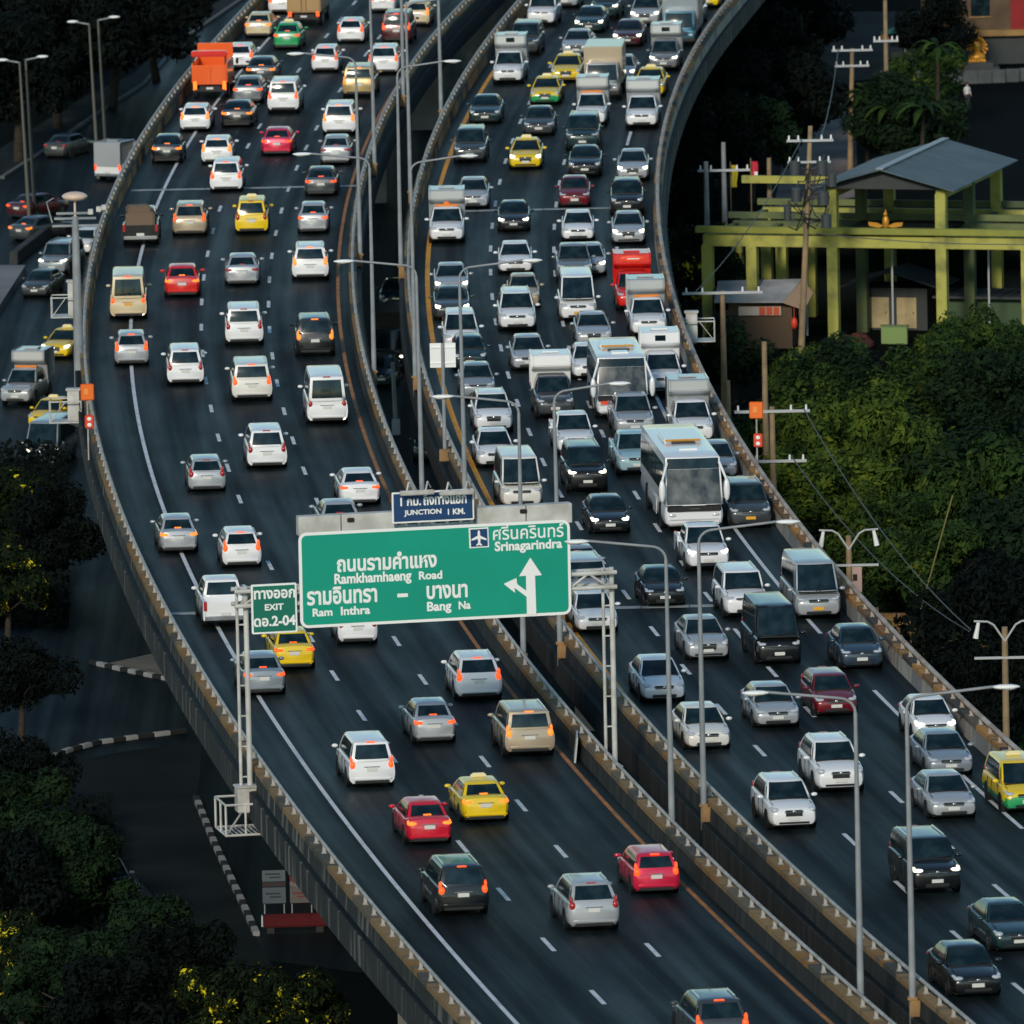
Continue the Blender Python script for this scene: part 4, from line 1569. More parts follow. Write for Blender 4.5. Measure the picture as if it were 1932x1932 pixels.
def vehicle(kind, col, loc, rz, label, opts='', group=None, low=None, can=None, roof=None, plate=None):
    """opts: H headlights on, T tail lights on, O amber tail lights, X taxi sign, S marker strip, W canopy window, C cargo"""
    t = TYPES[kind]
    kind = kind.split('_')[0]
    nm = 'taxi' if 'X' in opts else CANAMES[kind]
    o = thing(nm, label, 'taxi' if 'X' in opts else CATS[kind], loc, rz, group)
    o.scale = (VR.uniform(.97, 1.03), VR.uniform(.97, 1.03), VR.uniform(.96, 1.04))
    pm = paint(col)
    lm = paint(low) if low else pm
    K = dict(paint=pm, lower=lm, glass=M_GLASS, bglass=M_BGLASS, head=M_LAMPON if 'H' in opts else M_LAMP,
             tail=M_TAILOR if 'O' in opts else M_TAILON if 'T' in opts else M_TAIL, grille=M_GRILLE, dark=M_BLACK,
             plate={'y': M_PLATEY}.get(plate, M_PLATE), chrome=M_CHROME, canopy=paint(can or col), cwin=M_GLASS, strip=paint('amber'), accent=paint('hotred') if kind == 'dumptruck' else M_GOLD)
    front_seen = 'F' in opts
    for name, me, mk, subs in t['parts']:
        if name == 'marker_strip' and 'S' not in opts:
            continue
        if name == 'canopy_window' and 'W' not in opts:
            continue
        p = link(name, me, K[mk], o)
        if name in ('panel_gaps', 'wipers'):
            p['kind'] = 'stuff'
        if name == 'body':
            for i in (0, 1):
                p.material_slots[i].link = 'OBJECT'
                p.material_slots[i].material = lm if i else pm
        for sn, sm, sk in subs:
            link(sn, sm, K[sk], p)
    for x, y, r, wd in t['wheels']:
        tm, rm = wheels(r, wd)
        wo = link('wheel', tm, M_TYRE, o, (x, y, r))
        link('rim', rm, M_RIM, wo)
    if 'X' in opts:
        link('roof_sign', TAXI[0][1], mat('taxi_sign', (.75, .66, .35), .4), o, (t['xroof'] + .15, 0, t['H']))
    if 'C' in opts:
        link('cargo', CARGO, mat('cargo_brown', (.16, .11, .075), .9), o)
    NVEH[0] += 1
    return o


def on_left(c, x, y, kind, col, label, opts='T', **kw):
    """x,y: bottom middle of the rear bumper in the photograph"""
    q = P(D(c, x, y), DZ + .30)
    kind = pick(kind)
    s = (slope('LL', q.y) + slope('LR', q.y)) / 2
    d = Vector((s, 1, 0)).normalized()
    ctr = Vector((q.x, q.y, DZ + .004)) + d * (TYPES[kind]['L'] / 2)
    return vehicle(kind, col, ctr, math.atan2(d.y, d.x), label, opts, 'traffic driving away on the left carriageway', **kw)


def on_right(c, x, y, kind, col, label, opts='', **kw):
    q = P(D(c, x, y), DZ + .28)
    kind = pick(kind)
    s = (slope('RL', q.y) + slope('RR', q.y)) / 2
    d = Vector((-s, -1, 0)).normalized()
    ctr = Vector((q.x, q.y, DZ + .004)) - d * (TYPES[kind]['L'] / 2)
    return vehicle(kind, col, ctr, math.atan2(d.y, d.x), label, opts, 'queue of traffic coming towards the camera on the right carriageway', **kw)


def on_ground(c, x, y, kind, col, label, ang, opts='', group='traffic on the ground-level highway', front=True, **kw):
    """ang: direction the visible end faces, degrees from straight at the camera (positive to the left)"""
    q = P(D(c, x, y), .28)
    kind = pick(kind)
    a = rad(-90 - ang)
    d = Vector((math.cos(a), math.sin(a), 0))
    ctr = Vector((q.x, q.y, .02)) - d * (TYPES[kind]['L'] / 2)
    return vehicle(kind, col, ctr, a if front else a + PI, label, opts, group, **kw)


# ---- left carriageway, tails to the camera
oL = on_left
oL('b', 420, 12, 'sedan', 'beige', 'beige car cut by the top edge, nearest the left parapet')
oL('b', 550, 72, 'hatch', 'white', 'white hatchback at the top edge, tucked behind the tan box truck')
oL('b', 715, 165, 'boxtruck', 'charcoal', 'tan-doored box truck at the top of the left carriageway', can='tan')
oL('b', 372, 250, 'sedan', 'cream', 'cream sedan left of the green and yellow taxi', 'O')
oL('b', 585, 338, 'sedan', 'green', 'green taxi just below the tan box truck', 'TX', low='green', roof='yellow')
oL('b', 235, 484, 'hatch', 'white', 'white hatchback beside the orange dump truck')
oL('a', 1560, 706, 'dumptruck', 'orange', 'bright orange dump truck with a red visor hugging the left parapet', 'O')
oL('b', 392, 584, 'sedan', 'charcoal', 'dark sedan with amber rear lights, close right of the orange dump truck', 'O')
oL('b', 296, 738, 'sedan', 'grey', 'dark grey sedan with red rear lights, low right of the orange dump truck')
oL('b', 560, 815, 'suv', 'white', 'white SUV with a brown rear window, two lanes right of the orange dump truck')
oL('a', 1450, 944, 'hatch', 'white', 'white hatchback with amber lights directly below the orange dump truck', 'O')
oL('b', 215, 912, 'sedan', 'black', 'black sedan with amber rear lights below the dark grey sedan', 'O')
oL('b', 1060, 290, 'hatch', 'white', 'white hatchback in the third lane, right of the green taxi')
oL('b', 1300, 64, 'sedan', 'white', 'white sedan cut by the top edge, fourth vehicle from the left parapet')
oL('b', 1550, 165, 'hatch', 'cream', 'cream hatchback with red lights at the top right of the left carriageway', 'O')
oL('b', 1400, 298, 'suv', 'darkred', 'dark maroon SUV half hidden by lamp poles near the top')
oL('b', 870, 506, 'hatch', 'white', 'white hatchback just right of a lamp head, third row from the top')
oL('b', 1305, 524, 'suv', 'white', 'white SUV in the lane beside the gap, below the dark maroon SUV')
oL('b', 1120, 695, 'suv', 'gold', 'gold SUV with amber rear window near the right edge of the left carriageway', 'O')
oL('b', 975, 974, 'suv', 'white', 'white SUV with amber lights directly above the silver sedan', 'O')
oL('b', 512, 1122, 'sedan', 'pinkred', 'bright red car alone in the middle of the upper left carriageway')
oL('b', 950, 1194, 'sedan', 'silver', 'silver sedan under the arm of a lamp, right of the red car', '')
oL('b', 66, 1186, 'hatch', 'white', 'white hatchback with amber lights close behind a white minivan', 'O')
oL('a', 1240, 1180, 'sedan', 'black', 'black sedan with amber lights against the left parapet in the curve', 'O')
oL('b', 135, 1392, 'mpv', 'white', 'white minivan just above the pale expansion joint')
oL('b', 840, 1424, 'sedan', 'charcoal', 'charcoal sedan with red lights standing on the expansion joint')
oL('b', 325, 1706, 'mpv', 'yellow', 'tall yellow taxi just below the expansion joint of the left carriageway', 'X')
oL('b', 782, 1702, 'sedan', 'silver', 'silver sedan with pink lights right of the yellow taxi at the joint')
oL('a', 1410, 1722, 'suv', 'beige', 'beige-grey SUV left of the yellow taxi at the joint')
oL('a', 1045, 1790, 'pickup', 'black', 'black pickup heaped with brown cargo beside the left parapet', 'C')
oL('f', 255, 348, 'sedan', 'silver', 'silver-grey sedan in the third lane left of a white SUV with amber lights', '')
oL('f', 762, 312, 'suv', 'white', 'white SUV with amber lights next to the amber edge line', 'O')
oL('e', 955, 600, 'van', 'cream', 'tall cream van with a yellow plate in the leftmost lane', 'T', plate='y')
oL('e', 1355, 436, 'sedan', 'hotred', 'red sedan with glowing amber lights right of the cream van', 'O')
oL('f', 272, 800, 'suv', 'white', 'white SUV left of the black SUV with three amber lights', '')
oL('e', 980, 944, 'hatch', 'silver', 'silver hatchback right behind the tall cream van')
oL('f', 800, 878, 'suv', 'black', 'black SUV with three glowing amber lights near the amber line', 'O')
oL('e', 1380, 1086, 'mpv', 'white', 'white minivan in the second lane, left of the amber-windowed white SUV', '')
oL('f', 330, 1212, 'suv', 'pearl', 'pearl white SUV with an amber rear window above a white minivan')
oL('f', 890, 1376, 'van', 'white', 'tall white van beside the amber line, left of the gap', '')
oL('f', 442, 1706, 'mpv', 'white', 'white minivan below the pearl white SUV', '')
oL('j', 672, 168, 'sedan', 'white', 'white sedan just above the left half of the green sign')
oL('e', 1540, 1876, 'hatch', 'silver', 'silver hatchback right of the solid white line, level with the blue sign', '')
oL('i', 1110, 494, 'sedan', 'silver', 'silver sedan with amber lights driving on the solid white line', 'O')
oL('i', 1500, 584, 'hatch', 'white', 'white hatchback with red lights left of the green sign')
oL('i', 1400, 958, 'pickup', 'white', 'white pickup just above the exit sign, behind the gantry leg', '')
oL('j', 570, 345, 'sedan', 'silver', 'silver sedan with its roof showing above the top left of the green sign', '')
oL('j', 325, 1042, 'sedan', 'yellow', 'yellow taxi directly below the exit sign', 'TX')
oL('j', 165, 1178, 'sedan', 'steel', 'steel grey sedan half hidden behind the left gantry leg')
oL('j', 660, 908, 'hatch', 'white', 'white hatchback peeping out under the green sign', '')
oL('j', 1305, 1204, 'suv', 'white', 'white SUV below the right half of the green sign, next to the amber line')
oL('j', 1070, 1432, 'sedan', 'silver', 'silver sedan with a dark roof in the middle lane under the green sign')
oL('j', 1575, 1505, 'suv', 'beige', 'beige SUV with amber lights touching the amber line', 'O')
oL('j', 735, 1664, 'mpv', 'white', 'white minivan up-left of the red car and yellow taxi')
oL('n', 1215, 782, 'sedan', 'red', 'red sedan with amber lights beside the yellow taxi', 'O')
oL('n', 1565, 646, 'sedan', 'yellow', 'yellow taxi with a grey roof right of the red sedan', 'OX')
oL('n', 1425, 1222, 'suv', 'black', 'black SUV with red lights below the red sedan')
oL('o', 625, 1316, 'suv', 'silver', 'silver SUV with a dark roof in the lower middle lane', '')
oL('o', 1010, 1086, 'hatch', 'pinkred', 'pinkish red hatchback on the amber line in the lower half', 'T')
oL('o', 1420, 2060, 'suv', 'charcoal', 'dark SUV with red lights cut by the bottom edge')

# ---- right carriageway, fronts to the camera
oR = on_right
oR('c', 930, 172, 'suv', 'white', 'white SUV at the top left of the right carriageway, beside the parapet', 'F')
oR('c', 1105, 34, 'sedan', 'silver', 'silver car cut by the top edge between the white SUV and a dark pickup', 'FH')
oR('c', 1285, 216, 'sedan', 'darkteal', 'dark sedan with bright headlights second from the left at the top', 'FH')
oR('c', 1400, 120, 'pickup', 'darkteal', 'dark teal pickup behind the headlit dark sedan at the top', 'FH')
oR('c', 1700, 168, 'suv', 'silver', 'silver SUV with bright headlights at the top of the right carriageway', 'FH')
oR('c', 1570, 318, 'sedan', 'darkred', 'dark red sedan with bright headlights near the top', 'FH')
oR('c', 1190, 388, 'sedan', 'silver', 'silver sedan directly above the upper yellow taxi', 'F')
oR('c', 805, 388, 'suv', 'charcoal', 'charcoal SUV directly behind the white box pickup by the parapet', 'F')
oR('c', 682, 602, 'canopy', 'white', 'white pickup with a windowed white canopy beside the parapet near the top', 'FW', can='silver')
oR('c', 1115, 582, 'sedan', 'yellow', 'upper yellow taxi in the second lane of the right carriageway', 'FX')
oR('c', 960, 748, 'sedan', 'yellow', 'yellow taxi with a green bumper left of the grey box truck', 'FX', low='green')
oR('c', 1385, 722, 'boxtruck', 'grey', 'grey box truck with a pale cargo box in the third lane', 'F', can='beige')
oR('c', 1520, 590, 'sedan', 'silver', 'silver car half hidden behind the grey box truck', 'FH')
oR('c', 1840, 506, 'canopy', 'grey', 'grey pickup with a windowed canopy at the right parapet near the top', 'FWH', can='silver')
oR('d', 150, 225, 'boxtruck', 'blue', 'blue truck behind the grey canopy pickup at the right parapet', 'F', can='steel')
oR('d', 195, 115, 'suv', 'white', 'white SUV behind the blue truck at the top right of the carriageway', 'F')
oR('d', 290, 22, 'sedan', 'yellow', 'yellow taxi cut by the top edge at the right parapet', 'FX')
oR('c', 1735, 690, 'sedan', 'yellow', 'yellow taxi peeping over the white canopy pickup at the right', 'FX')
oR('c', 1300, 916, 'canopy', 'white', 'white pickup with a ribbed canopy and an amber strip in the third lane', 'FS', can='silver')
oR('c', 1678, 930, 'canopy', 'white', 'white pickup with a plain grey canopy in front of a half-hidden taxi', 'F', can='silver')
oR('c', 512, 892, 'sedan', 'darkteal', 'dark teal sedan touching the amber line, upper of two dark cars', 'F')
oR('c', 912, 982, 'sedan', 'charcoal', 'charcoal sedan in the second lane above the lone yellow taxi', 'F')
oR('c', 402, 1182, 'suv', 'charcoal', 'charcoal SUV touching the amber line, lower of two dark cars', 'F')
oR('c', 815, 1228, 'sedan', 'yellow', 'lone yellow taxi with headlights on in the second lane', 'FXH')
oR('c', 1238, 1092, 'suv', 'darkteal', 'dark teal SUV tucked behind a black sedan in the third lane', 'F')
oR('c', 1255, 1284, 'sedan', 'black', 'black sedan with a chrome nose in the third lane above the red sedan', 'F')
oR('c', 1612, 1312, 'sedan', 'silver', 'silver sedan with headlights on above the black SUV at the right', 'FH')
oR('c', 1180, 1512, 'sedan', 'maroon', 'wine red sedan in the third lane just above the joint', 'F')
oR('c', 1570, 1566, 'suv', 'black', 'black SUV by the right parapet on the expansion joint', 'F')
oR('c', 425, 1522, 'sedan', 'silver', 'silver sedan half hidden behind the white pickup by the amber line', 'F')
lp = oR('c', 230, 1782, 'canopy', 'white', 'white pickup with a grey canopy and an amber strip beside the amber line', 'FS', can='silver')
link('logo_disc', elx((.02, 0, 1.93), (.04, .16, .13), 'logo_disc'), M_ORNG, lp)
oR('c', 727, 1692, 'sedan', 'black', 'black sedan with bright headlights in the second lane', 'FH')
oR('c', 1207, 1764, 'sedan', 'white', 'white sedan below the wine red sedan', 'F')
oR('c', 1582, 1786, 'sedan', 'silver', 'silver sedan with headlights on below the black SUV', 'FH')
oR('g', 742, 264, 'sedan', 'white', 'white sedan whose roof meets a lamp head', 'F')
oR('g', 1290, 282, 'sedan', 'silver', 'silver sedan half hidden behind a grey pickup in the third lane', 'FH')
oR('g', 1180, 330, 'pickup', 'grey', 'grey pickup showing only cab and roof above the white van', 'F')
oR('g', 1208, 622, 'van', 'white', 'white van with a grey roof in the third lane, left of the red truck', 'F', plate='y')
rt = oR('g', 1628, 540, 'canopy', 'hotred', 'bright red truck with a red box over its cab by the right parapet', 'F', can='hotred')
lg = link('logo_panel', elx((-.41, 0, 2.36), (.03, .62, .19), 'logo_panel'), mat('logo_orange_red', (.85, .07, .02), .5), rt)
link('logo_stroke', bmx((-.375, .05, 2.37), (.02, .62, .06), 'logo_stroke', .01), M_SIGNW, lg)
oR('g', 266, 434, 'sedan', 'silver', 'silver sedan with headlights on next to the amber line', 'FH')
oR('g', 272, 606, 'sedan', 'charcoal', 'charcoal sedan wedged between silver sedan and white hatchback', 'FH')
oR('g', 805, 520, 'sedan', 'beige', 'beige-grey sedan half hidden behind the white SUV in the second lane', 'F')
oR('g', 757, 694, 'suv', 'white', 'white SUV with a dark grille in the middle of the second lane', 'F')
oR('g', 342, 838, 'mpv', 'white', 'white minivan above the twin-panel sign back', 'F')
oR('g', 1327, 804, 'sedan', 'silver', 'silver sedan in front of the white van, above the smaller coach', 'F')
oR('g', 1735, 738, 'canopy', 'white', 'white pickup with a grey canopy right in front of the red truck', 'FS', can='silver')
oR('g', 845, 984, 'sedan', 'silver', 'silver sedan directly behind the dark pickup with the white box', 'F')
oR('g', 1300, 1045, 'sedan', 'white', 'white sedan half hidden behind the smaller coach', 'F')
mc = oR('g', 1540, 1346, 'minicoach', 'white', 'smaller-looking white coach with orange marks, the farther of two', 'F')
link('front_emblem', bmx((4.0, -.75, .92), (.05, .55, .26), 'front_emblem', .02), mat('logo_orange_red', (.85, .07, .02), .5), mc)
oR('h', 500, 1172, 'canopy', 'white', 'white pickup with a square-windowed canopy right of the farther coach', 'FW', can='white')
oR('g', 405, 975, 'hatch', 'darkteal', 'dark teal car hidden behind the twin-panel sign back', 'F')
oR('g', 465, 1196, 'sedan', 'steel', 'steel grey sedan under a lamp arm by the amber line', 'F')
oR('g', 582, 1444, 'suv', 'white', 'white SUV with a hood scoop right of the amber line', 'F')
oR('g', 1040, 1345, 'canopy', 'charcoal', 'charcoal pickup with a tall white box in the second lane', 'F', can='white')
oR('g', 1632, 1482, 'pickup', 'silver', 'silver pickup in front of the farther coach', 'F')
oR('h', 722, 1532, 'canopy', 'white', 'white pickup with a rounded grey canopy at the right parapet beside the near coach', 'F', can='silver')
oR('g', 1192, 1616, 'pickup', 'white', 'white pickup with a hood scoop above the black SUV', 'F')
oR('g', 600, 1704, 'sedan', 'white', 'white sedan behind the silver-white van by the amber line', 'F')
oR('k', 262, 286, 'suv', 'black', 'black SUV with yellowish headlights beyond the right end of the green sign', 'FH')
oR('k', 572, 182, 'pickup', 'lightblue', 'old light blue pickup beside the near coach', 'F')
oR('k', 925, 535, 'coach', 'white', 'big white coach with a wide windscreen, the nearer of two', 'F')
oR('j', 1532, 192, 'van', 'pearl', 'silver-white van just above the right half of the green sign', 'F')
oR('k', 402, 540, 'sedan', 'black', 'black sedan below the black SUV, right of the sign', 'FH')
oR('k', 1272, 510, 'suv', 'charcoal', 'charcoal SUV between the near coach and the right parapet', 'F', plate='y')
oR('h', 900, 1790, 'sedan', 'steel', 'steel grey sedan mostly hidden behind the near coach', 'F')
oR('k', 1012, 776, 'pickup', 'white', 'white pickup with amber headlights right in front of the near coach', 'FH')
oR('k', 742, 990, 'sedan', 'black', 'black sedan in the middle lane left of the white pickup', 'F')
oR('k', 1250, 1066, 'suv', 'white', 'white SUV with a sunroof behind the black van', 'F')
oR('k', 1692, 1068, 'van', 'silver', 'silver van with a yellow plate at the right parapet', 'F', plate='y')
oR('k', 232, 870, 'sedan', 'steel', 'steel grey sedan partly behind the right edge of the green sign, above two others', 'F')
oR('k', 275, 1000, 'suv', 'silver', 'silver SUV partly behind the right edge of the green sign', 'F')
oR('k', 322, 1152, 'sedan', 'white', 'white sedan at the lower right corner of the green sign', 'F')
oR('k', 1012, 1322, 'sedan', 'silver', 'silver sedan behind a thin lamp pole left of the black van', 'F')
oR('k', 1452, 1352, 'van', 'black', 'black van with a chrome grille in the lower right', 'F')
oR('l', 932, 1216, 'sedan', 'navy', 'slate blue sedan next to the right parapet', 'F')
oR('k', 735, 1580, 'sedan', 'white', 'white sedan low beside the parapet, nearest the gantry leg', 'F')
oR('k', 1012, 1876, 'sedan', 'pearl', 'pearl white sedan crossed by a lamp pole, by the amber line', 'F')
oR('l', 412, 1580, 'sedan', 'silver', 'silver sedan left of the wine red hatchback', 'F')
oR('l', 772, 1504, 'hatch', 'maroon', 'wine red hatchback in the lower right third', 'F')
oR('p', 1390, 150, 'sedan', 'white', 'white sedan with headlights on near the right parapet', 'FH')
oR('p', 1482, 360, 'sedan', 'steel', 'steel grey sedan right behind the headlit white sedan', 'F')
oR('p', 1500, 628, 'sedan', 'silver', 'silver-blue sedan left of the yellow and green taxi', 'F')
oR('p', 1960, 590, 'mpv', 'yellow', 'yellow and green taxi cut by the right edge', 'FX', low='green')
oR('p', 510, 696, 'suv', 'white', 'lower of two white SUVs side by side in the lower right', 'F')
oR('p', 800, 466, 'suv', 'white', 'upper of two white SUVs side by side in the lower right', 'F')
oR('p', 1400, 1096, 'suv', 'black', 'black SUV with lit headlights crossed by the nearest right-armed lamp pole', 'FH')
oR('p', 1905, 1446, 'sedan', 'darkteal', 'dark teal sedan at the lower right edge', 'F')
oR('p', 1650, 1730, 'sedan', 'black', 'black sedan nearest the lower right corner', 'F')

# ---- ground level
oG = on_ground
oG('e', 385, 288, 'suv', 'steel', 'grey SUV on the highway below, left of the camera mast', 12, 'FH')
oG('e', 252, 448, 'sedan', 'charcoal', 'dark sedan on the highway below, left of the mast platform', 12, 'F')
oG('e', 405, 900, 'sedan', 'yellow', 'yellow taxi with headlights on the highway below, beside the mast foot', 14, 'FHX')
oG('e', 112, 1252, 'canopy', 'silver', 'silver pickup with a grey canopy on the highway at the left edge', 12, 'FS', can='silver')
oG('e', 305, 1418, 'sedan', 'yellow', 'yellow taxi below the orange board, partly behind the white cabinet', 16, 'FX')
oG('e', 300, 1706, 'van', 'steel', 'pale blue-grey van lowest on the highway at the left', 10, 'FH')
oG('e', 580, 130, 'sedan', 'white', 'white car behind the camera mast on the highway', 14, 'F')
oG('a', 140, 1765, 'sedan', 'charcoal', 'dark car with amber tail lights at the left edge of the highway', 35, 'O', front=False)
oG('a', 120, 1600, 'sedan', 'darkred', 'dark red car ahead of the amber-lit car at the left edge', 35, 'T', front=False)
oG('a', 800, 1320, 'canopy', 'white', 'white pickup with a tall canopy on the highway beside the curve', 25, 'T', front=False, can='silver')
oG('a', 400, 1150, 'sedan', 'charcoal', 'small dark car near the kerb of the highway at the upper left', 25, '', front=False)
gg = 'cars on the road seen through the gap between the carriageways'
oG('f', 1385, 520, 'sedan', 'darkteal', 'dark teal car farthest up in the gap between the carriageways', 2, 'F', gg)
oG('f', 1380, 720, 'suv', 'darkteal', 'dark teal SUV second in line in the gap', 2, 'FH', gg)
oG('f', 1345, 985, 'boxtruck', 'black', 'black truck with lit headlamps in the gap', 2, 'FH', gg, can='black')
oG('f', 1290, 1110, 'sedan', 'darkteal', 'dark car just right of the left carriageway rail in the gap', 2, 'F', gg)
oG('f', 1650, 1660, 'sedan', 'charcoal', 'dark car with a pale grille low in the gap above the blue sign', 2, 'F', gg)
rp = [G('e', -500, 225, .5), G('e', 190, 232, .5), G('e', 0, 525, .5), G('e', -420, 1150, .5)]
mb = MB()
mb.add([(p.x, p.y, z) for z in (0, .5) for p in rp], [(4, 5, 6, 7), (3, 2, 1, 0), (0, 1, 5, 4), (1, 2, 6, 5), (2, 3, 7, 6), (3, 0, 4, 7)])
tag(mb.build('ramp', noisy('ramp_concrete', (.22, .225, .23), (.14, .145, .15), .25, .85)), kind='structure')

# ================================================================== RIGHT SIDE: building, street, poles, trees
# street between the plots
sheet_pts = [G('d', 640, 1060), G('d', 1080, 1000), G('d', 1060, 620), G('d', 1040, 420), G('d', 1400, 380), G('d', 1400, 60), G('d', 560, 60), G('d', 780, 420), G('d', 790, 560), G('d', 620, 800)]
tag(sheet('lane', [(p.x, p.y) for p in sheet_pts], .010, M_PALE), kind='structure')
yd = [G('d', 640, 1080), G('d', 1060, 1020), G('d', 1020, 640), G('d', 1000, 520), G('d', 800, 540), G('d', 700, 760)]
tag(sheet('yard', [(p.x, p.y) for p in yd], .022, M_YARD), kind='structure')

# --- lime green two-storey frame building
bo = G('d', 955, 1790)
BR = rad(-16)
bld = thing('frame_building', 'lime green two-storey concrete frame building with an open ground floor and grey gable roof', 'building', bo, BR)
cols_x = [-7.3, -4.7, 0., 6.3, 11.2, 16.0]
for ix, x in enumerate(cols_x):
    for iy, y in enumerate((0, 6.6, 13.2)):
        tall = ix in (2, 3)
        mb = MB()
        h = 8.75 if tall else 5.7
        if ix > 3 and iy == 0:
            h = 5.7
        mb.box((x, y, h / 2), (.60, .60, h))
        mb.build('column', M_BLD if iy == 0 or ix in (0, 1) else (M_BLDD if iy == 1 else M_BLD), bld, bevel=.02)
for y in (0, 6.6, 13.2):
    mb = MB()
    mb.box((4.5, y, 5.98), (24.0, .54, .66))
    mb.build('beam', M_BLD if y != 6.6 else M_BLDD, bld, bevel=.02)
for x in cols_x:
    mb = MB()
    mb.box((x, 6.6, 5.96), (.36, 12.7, .50))
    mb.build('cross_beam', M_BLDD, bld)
for y in (6.6, 13.2):
    mb = MB()
    mb.box((4.5, y, 6.62), (24.6, .3, .36))
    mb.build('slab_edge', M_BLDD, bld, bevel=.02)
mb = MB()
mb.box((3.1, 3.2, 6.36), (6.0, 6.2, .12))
mb.build('floor_slab', noisy('slab_shaded', (.006, .010, .008), (.014, .02, .012), .35, .95, spec=.1), bld)  # near-black slab colour holds the shade under the roof
mb = MB()
mb.box((4.5, -.35, 6.62), (24.7, .55, .36))
mb.build('slab_edge', noisy('mossy_lime', (.20, .22, .05), (.30, .31, .06), .6, .9), bld, bevel=.03)
for x in (0., 6.3):
    mb = MB()
    mb.box((x, 6.6, 8.78), (.54, 13.6, .56))
    mb.build('eaves_beam', M_BLD, bld, bevel=.02)
mb = MB()
mb.box((-4.2, 13.2, 7.9), (9.0, .3, .42))
mb.build('back_beam', M_BLD, bld)
# gable roof, sheet by sheet
rf = MB()
rf.add([(-.75, -1.1, 9.05), (3.05, -1.1, 10.2), (3.05, 14.4, 10.2), (-.75, 14.4, 9.05)], [(0, 1, 2, 3)])
ro = None
for s_, xa in ((-1, 3.05), (1, 3.05)):
    for i in range(12):
        y0 = -1.1 + i * 15.5 / 12
        y1 = y0 + 15.5 / 12 + .05
        xe = 3.05 + s_ * 4.25
        mb = MB()
        dz = .012 * (i % 2)
        mb.add([(3.05, y0, 10.2 + dz), (xe, y0, 9.02 + dz), (xe, y1, 9.02 + dz), (3.05, y1, 10.2 + dz), (3.05, y0, 10.14 + dz), (xe, y0, 8.96 + dz), (xe, y1, 8.96 + dz), (3.05, y1, 10.14 + dz)],
               [(0, 1, 2, 3), (7, 6, 5, 4), (0, 4, 5, 1), (1, 5, 6, 2), (2, 6, 7, 3), (3, 7, 4, 0)])
        mb.build('roof_sheet', M_ROOF, bld)
mb = MB()
mb.box((3.05, 6.65, 10.24), (.42, 15.6, .08))
mb.build('ridge_cap', mat('ridge_light', (.30, .34, .36), .5), bld)
mb = MB()
mb.prism([(-.6, 9.0), (6.7, 9.0), (3.05, 10.08)], -.35, -.25)
mb.build('gable_panel', M_ROOFD, bld)
mb = MB()
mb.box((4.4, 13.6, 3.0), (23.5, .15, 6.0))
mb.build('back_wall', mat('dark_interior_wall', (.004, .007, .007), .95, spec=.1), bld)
for x in (-2.4, 2.6, 8.2):
    mb = MB()
    mb.tube((x, 3.2, .2), (x, 3.2, 5.7), .06, .06, 6)
    mb.build('drain_pipe', M_GALVB, bld)

# golden winged ornament on the upper floor edge
q = bo + Matrix.Rotation(BR, 4, 'Z') @ Vector((3.15, -.30, 6.80))
o = thing('winged_ornament', 'small golden winged ornament on the upper floor edge of the lime building', 'ornament', q, BR)
mb = MB()
for sg in (-1, 1):
    mb.prism([(sg * .1, .12), (sg * .5, .3), (sg * 1.0, .34), (sg * .95, .12), (sg * .4, .02)][::sg], -.08, .08)
mb.build('wings', M_GOLD, o)
mb = MB()
mb.ell((0, 0, .35), (.2, .16, .38), 10, 8)
mb.ell((0, -.05, .80), (.12, .12, .14), 10, 6)
mb.tube((0, 0, .9), (0, 0, 1.08), .06, .01, 6)
mb.build('figure', M_GOLD, o, smooth=50)

# hut with cream doors, and a long dark shed
q = G('d', 1260, 1705)
o = thing('hut', 'small dark hut with two cream doors under the lime building', 'hut', q, BR)
mb = MB()
mb.box((0, 1.6, 1.2), (3.9, 3.0, 2.4))
mb.build('wall', M_ROOFD, o)
for x in (-.85, .75):
    mb = MB()
    mb.box((x, .07, 1.0), (1.15, .06, 1.75))
    dr = mb.build('door', noisy('cream_boards', (.50, .40, .22), (.38, .30, .17), 1.5, .8), o, bevel=.02)
    mb = MB()
    mb.box((x + .4, .03, 1.0), (.05, .05, .12))
    mb.build('handle', M_BLACK, dr)
for s_ in (-1, 1):
    mb = MB()
    mb.add([(0, -.9, 3.45), (s_ * 3.0, -.9, 2.55), (s_ * 3.0, 3.6, 2.55), (0, 3.6, 3.45), (0, -.9, 3.38), (s_ * 3.0, -.9, 2.48), (s_ * 3.0, 3.6, 2.48), (0, 3.6, 3.38)], [(0, 1, 2, 3), (7, 6, 5, 4), (0, 4, 5, 1), (1, 5, 6, 2), (2, 6, 7, 3), (3, 7, 4, 0)])
    mb.build('roof', M_ROOFD, o)
q = G('d', 1790, 1720)
o = thing('shed', 'long dark low shed at the right edge in front of the lime building', 'shed', q, BR)
mb = MB()
mb.box((.5, 1.7, 1.0), (7.4, 3.2, 2.0))
mb.build('wall', mat('green_boards', (.05, .09, .045), .8), o)
mb = MB()
mb.prism([(-3.6, 2.0), (4.6, 2.0), (4.6, 2.12), (-3.6, 2.12)], -.5, 3.6)
for i in range(14):
    mb.box((-3.3 + i * .6, 1.5, 2.15), (.05, 4.1, .05))
mb.build('roof', M_ROOFD, o)
q = G('d', 1265, 1775)
o = thing('garden_wall', 'short pale green garden wall in front of the hut', 'wall', q, BR)
mb = MB()
mb.box((0, 0, .5), (1.5, .3, 1.0))
mb.build('wall', mat('pale_green_wall', (.20, .30, .10), .8), o, bevel=.03)
mb = MB()
mb.box((0, 0, 1.03), (1.6, .4, .08))
mb.build('coping', mat('coping_green', (.13, .2, .09), .8), o)

